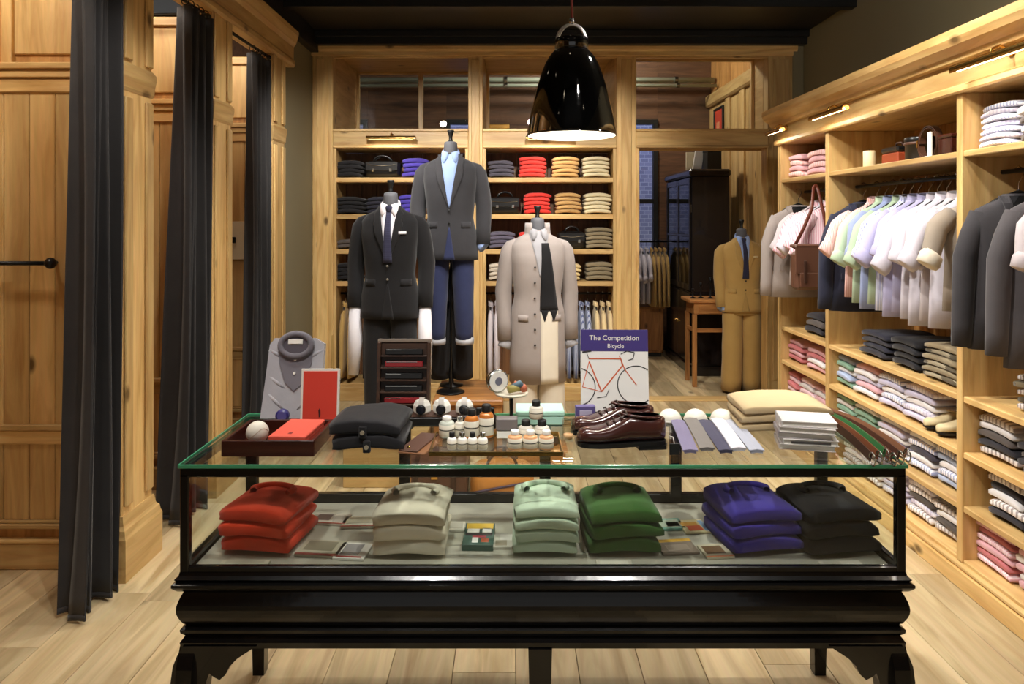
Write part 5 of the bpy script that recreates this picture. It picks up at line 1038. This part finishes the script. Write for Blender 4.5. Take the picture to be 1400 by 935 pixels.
# ================================================================ beyond the doorway
cab = thing('glazed_cabinet', 'tall black cabinet with glazed doors in the room past the doorway', 'cabinet', (2.19, 8.70, 0)); BLKP = plain('black_cabinet', (26, 22, 22), .25, 0, .5, .3)
def cp_(nm, m, x0, x1, y0, y1, z0, z1, c=.005, par=None): return ob(nm, MB().box(x0-2.19, x1-2.19, y0-8.7, y1-8.7, z0, z1, c), m, par or cab)
cp_('base_plinth', BLKP, 1.96, 2.40, 8.05, 9.35, 0, .10); cp_('lower_body', BLKP, 1.985, 2.40, 8.07, 9.33, .10, .92); cp_('side', BLKP, 1.985, 2.40, 8.07, 8.10, .92, 2.2); cp_('side', BLKP, 1.985, 2.40, 9.30, 9.33, .92, 2.2); cp_('rear', BLKP, 2.37, 2.40, 8.10, 9.30, .92, 2.2)
cp_('cornice', BLKP, 1.95, 2.41, 8.03, 9.37, 2.2, 2.28, .02); cp_('shelf', BLKP, 2.0, 2.37, 8.10, 9.30, 1.32, 1.345); cp_('shelf', BLKP, 2.0, 2.37, 8.10, 9.30, 1.75, 1.775)
for y0 in (8.10, 8.705):
    d = cp_('glazed_door', BLKP, 1.965, 1.985, y0, y0+.05, .93, 2.19)
    for a in ((y0+.545, y0+.595, .93, 2.19), (y0+.05, y0+.545, .93, 1.0), (y0+.05, y0+.545, 2.12, 2.19), (y0+.05, y0+.545, 1.53, 1.56)): cp_('door_rail', BLKP, 1.965, 1.985, *a, par=d)
    cp_('pane', PANE, 1.972, 1.977, y0+.05, y0+.545, 1.0, 1.53, .001, d); cp_('pane', PANE, 1.972, 1.977, y0+.05, y0+.545, 1.56, 2.12, .001, d)
    l_ = cp_('lower_door', BLKP, 1.965, 1.985, y0, y0+.595, .13, .9, .008); cp_('knob', BRASS, 1.945, 1.965, y0+(.54 if y0 < 8.5 else .04), y0+(.56 if y0 < 8.5 else .06), .52, .54, .004, l_)
o = thing('paper_folders', 'pale papers standing on top of the black cabinet', 'papers', (2.12, 8.4, 2.281)); ob('folder', MB().box(-.05, .05, -.01, .01, 0, .26, .002), PAPER, o, (0, 0, 0), (0, .15, 0)); ob('folder', MB().box(-.05, .05, -.01, .01, 0, .22, .002), plain('cream_plate', (222, 210, 178), .5), o, (-.06, .05, 0))
o = thing('black_box', 'black box on top of the dark cabinet beside the papers', 'box', (2.27, 8.35, 2.281)); ob('body', MB().box(-.08, .08, -.15, .15, 0, .2, .004), BLACK, o); ob('lid', MB().box(-.083, .083, -.153, .153, .202, .24, .004), BLACK, o)
for k, (yy, zz, c_) in enumerate(((8.3, 1.776, (200, 190, 150)), (8.5, 1.346, (220, 216, 214)), (8.55, 1.776, (170, 150, 110)))): lathe_thing('vase', [(.04, 0), (.06, .05), (.055, .12), (.025, .17), (.03, .2)], plain('vase_%d' % k, c_, .4), '%s vase inside the glazed cabinet' % ['straw-coloured', 'white', 'ochre'][k], 'vase', (2.15, yy, zz))
st = thing('side_table', 'small oak side table with one drawer beside the tan suited mannequin', 'table', (2.12, 7.69, 0))
ob('table_top', MB().box(-.30, .32, -.2, .2, .865, .90, .005), OAKX, st); dr = ob('drawer_front', MB().box(-.2, .2, -.188, -.17, .755, .85, .004), OAKX, st); ob('knob', MB().lathe([(.006, 0), (.014, .008), (.011, .018), (.001, .02)], 12), BRASS, dr, (0, -.188, .80), (PI/2, 0, 0)); ob('apron', MB().box(-.25, .25, -.17, .17, .745, .865), OAKX, st)
for sx in (-1, 1):
    for sy in (-1, 1): ob('leg', MB().box(sx*.24-.022, sx*.24+.022, sy*.155-.022, sy*.155+.022, 0, .745, .004), OAKZ, st)
ob('stretcher', MB().box(-.22, .22, -.165, -.145, .56, .60), OAKX, st)
for sx in (-1, 1): ob('stretcher', MB().box(sx*.24-.01, sx*.24+.01, -.14, .14, .56, .60), OAKZ, st)
for k, (xx, yy, h_) in enumerate(((1.98, 7.67, .16), (2.07, 7.63, .22), (1.89, 7.64, .10))): lathe_thing('candlestick', [(.03, 0), (.03, .006), (.008, .015), (.006, h_*.7), (.016, h_*.75), (.012, h_)], IRON, 'black candlestick on the oak side table, %s' % ['middle height', 'tallest', 'shortest'][k], 'candlestick', (xx, yy, .901))
o = thing('wooden_stand', 'brown wooden cupboard under the hanging tan jackets', 'cupboard', (1.68, 9.42, 0)); ob('body', MB().box(-.35, .22, -.22, .22, .05, .60, .005), OAKZ, o); ob('top', MB().box(-.37, .24, -.24, .24, .60, .63, .005), OAKX, o); ob('plinth', MB().box(-.33, .20, -.2, .2, 0, .05), BLACK, o)
for s_ in (-1, 1): d = ob('door', MB().box(-.19+s_*.15-.14, -.19+s_*.15+.14, -.235, -.222, .08, .57, .006), OAKZ, o, (.12, 0, 0))
rk = thing('garment_rail', 'black rail carrying shirts and tan jackets before the far window', 'rail', (1.7, 9.15, 1.45)); ob('bar', MB().tube([(-.35, 0, 0), (.235, 0, 0)], .012, 10), IRON, rk, smooth=True)
for s_ in (-.35, .235): ob('arm', MB().tube([(s_, 0, 0), (s_, .51, 0)], .01, 8), IRON, rk)
for k, xx in enumerate((1.555, 1.62, 1.685)): hanging((xx, 9.15, 1.45), PI/2, SHIRT['white'], 'white shirt on the far rail, %s from the tan jackets' % ['third', 'second', 'first'][k], 'shirt', 'clothes on the far rail', .76, .19, ry=.026)
for k, xx in enumerate((1.745, 1.80, 1.855, 1.91)): hanging((xx, 9.15, 1.45), PI/2, TAN, 'tan jacket on the far rail, %s from the white shirts' % ['first', 'second', 'third', 'fourth'][k], 'jacket', 'clothes on the far rail', .80, .19, False, name='hanging_jacket', ry=.0215)
o = thing('framed_picture', 'small black-framed red picture high on the far room panelling', 'picture', (2.618, 9.22, 2.72), -PI/2)
for a in ((-.2, .2, 0, .03), (-.2, .2, .39, .42)): ob('frame', MB().box(a[0], a[1], -.025, 0, a[2], a[3]), BLACK, o)
for a in ((-.2, -.17), (.17, .2)): ob('frame', MB().box(a[0], a[1], -.025, 0, .03, .39), BLACK, o)
ob('picture', MB().box(-.17, .17, -.012, -.002, .03, .39, .001), plain('picture_red', (206, 70, 48), .6), o); ob('motif', MB().box(-.1, .03, -.0135, -.0115, .06, .24, .001), plain('picture_peach', (226, 150, 110), .6), o)
o = thing('yellow_box', 'yellow box on the sill of the transom above the red sweaters', 'box', (PX(683, 7.6), 7.6, 2.551)); ob('body', MB().box(-.10, .10, -.06, .06, 0, .11, .004), plain('mustard', (190, 140, 40), .6), o); ob('lid', MB().box(-.103, .103, -.063, .063, .112, .15, .004), plain('mustard', (190, 140, 40), .6), o)
# ================================================================ ceiling spotlights (inferred shop lamps, plus added fill downlights)
SPB = plain('spot_lens', (255, 236, 205), .3, emit=5)
def spot(loc, tgt, energy, ang, label, blend=.6, col=(1, .96, .89), size=.05):
    d = (Vector(tgt)-Vector(loc)).normalized(); t = thing('ceiling_spotlight', label, 'lamp', loc, 0, 'black ceiling spotlights')
    q = d.to_track_quat('-Z', 'Y').to_euler()
    ob('can', MB().lathe([(.045, -.06), (.047, -.06), (.047, .06), (.03, .075), (.001, .076)], 20, cap=False), BLACK, t, (0, 0, 0), q, True)
    ob('lens', MB().lathe([(.001, -.045), (.043, -.045)], 20, cap=False), SPB, t, (0, 0, 0), q)
    ob('stem', MB().tube([(0, 0, .05), (0, 0, ZC-loc[2]-.061 if loc[2] > 3.35 else ZC-loc[2]-.002)], .009, 8), BLACK, t)
    lamp('SPOT', Vector(loc)+d*.07, energy, col, tgt, spot_size=math.radians(ang), spot_blend=blend, shadow_soft_size=size)
SP = [((-.1, 4.0, 3.3), (2.3, 4.2, .8), 225, 56, 'over the pale shirts'), ((.1, 2.6, 3.3), (2.3, 3.1, .8), 240, 56, 'over the charcoal jackets'), ((.4, 4.7, 3.3), (2.3, 5.3, 1.0), 150, 52, 'over the satchel'),
      ((-1.1, 4.3, 3.3), (-1.0, 7.0, 1.5), 300, 70, 'facing the black knitwear'), ((.3, 4.5, 3.3), (.4, 7.0, 1.5), 280, 70, 'facing the red knitwear'),
      ((-.3, 3.4, 3.3), (-.6, 5.2, 1.3), 130, 50, 'facing the suited mannequins'), ((.5, 3.5, 3.3), (.2, 5.3, 1.0), 110, 48, 'facing the taupe coat'),
      ((-.5, 1.5, 3.3), (-.5, 2.5, .8), 120, 66, 'over the mahogany tray'), ((.65, 1.5, 3.3), (.65, 2.5, .8), 120, 66, 'over the ties'),
      ((-.9, 2.4, 3.3), (-1.9, 3.6, .8), 75, 80, 'over the fitting rooms'), ((-.7, 4.7, 3.3), (-1.9, 5.0, 1.0), 50, 90, 'over the column aisle'),
      ((1.2, 3.2, 3.3), (1.35, 3.3, 0), 150, 165, 'added as fill over the aisle by the shelving'), ((.9, 4.7, 3.3), (1.0, 4.9, 0), 130, 95, 'added as fill over the floor before the doorway'), ((-.2, 4.1, 3.3), (-.2, 4.2, 0), 130, 110, 'added as fill over the floor behind the glass case'), ((-1.2, 3.4, 3.3), (-1.2, 3.5, 0), 40, 100, 'added as fill over the aisle by the curtains'), ((1.2, 1.2, 3.3), (1.4, 1.4, 0), 60, 110, 'added as fill near the street window'), ((-1.2, 1.2, 3.3), (-1.3, 1.4, 0), 25, 110, 'added as fill near the shopfront pier'), ((1.2, 2.9, 3.25), (2.76, 3.8, 2.95), 75, 120, 'added to brighten the olive wall')]  # wide spots on this line are added fill for floor, aisles and olive wall
for a, b, e, g, l in SP: spot(a, b, e, g, 'black ceiling spotlight '+l)
for k, (xx, yy, e) in enumerate(((-2.45, 2.7, 48), (-2.45, 4.1, 36), (-2.45, 5.2, 22))):
    t = thing('cubicle_light', 'round white ceiling light in the %s cubicle' % ['first', 'second', 'third'][k], 'lamp', (xx, yy, ZC-.003)); ob('housing', MB().lathe([(.11, -.03), (.12, -.025), (.12, 0)], 24), WHITE, t, smooth=True); ob('diffuser', MB().lathe([(.001, -.036), (.1, -.031)], 24, cap=False), SPB, t)
    lamp('POINT', (xx, yy, ZC-.12), e, WARM, shadow_soft_size=.1)
t = thing('far_room_light', 'round white ceiling light in the room past the doorway', 'lamp', (1.0, 8.4, 4.199)); ob('housing', MB().lathe([(.11, -.03), (.12, -.025), (.12, 0)], 24), WHITE, t, smooth=True); ob('diffuser', MB().lathe([(.001, -.036), (.1, -.031)], 24, cap=False), SPB, t)
lamp('POINT', (1.0, 8.4, 4.0), 130, WARM, shadow_soft_size=.12)
lamp('AREA', (1, 10.4, 4.6), 160, (.55, .62, 1), (1, 11.5, 2), shape='RECTANGLE', size=6, size_y=1)
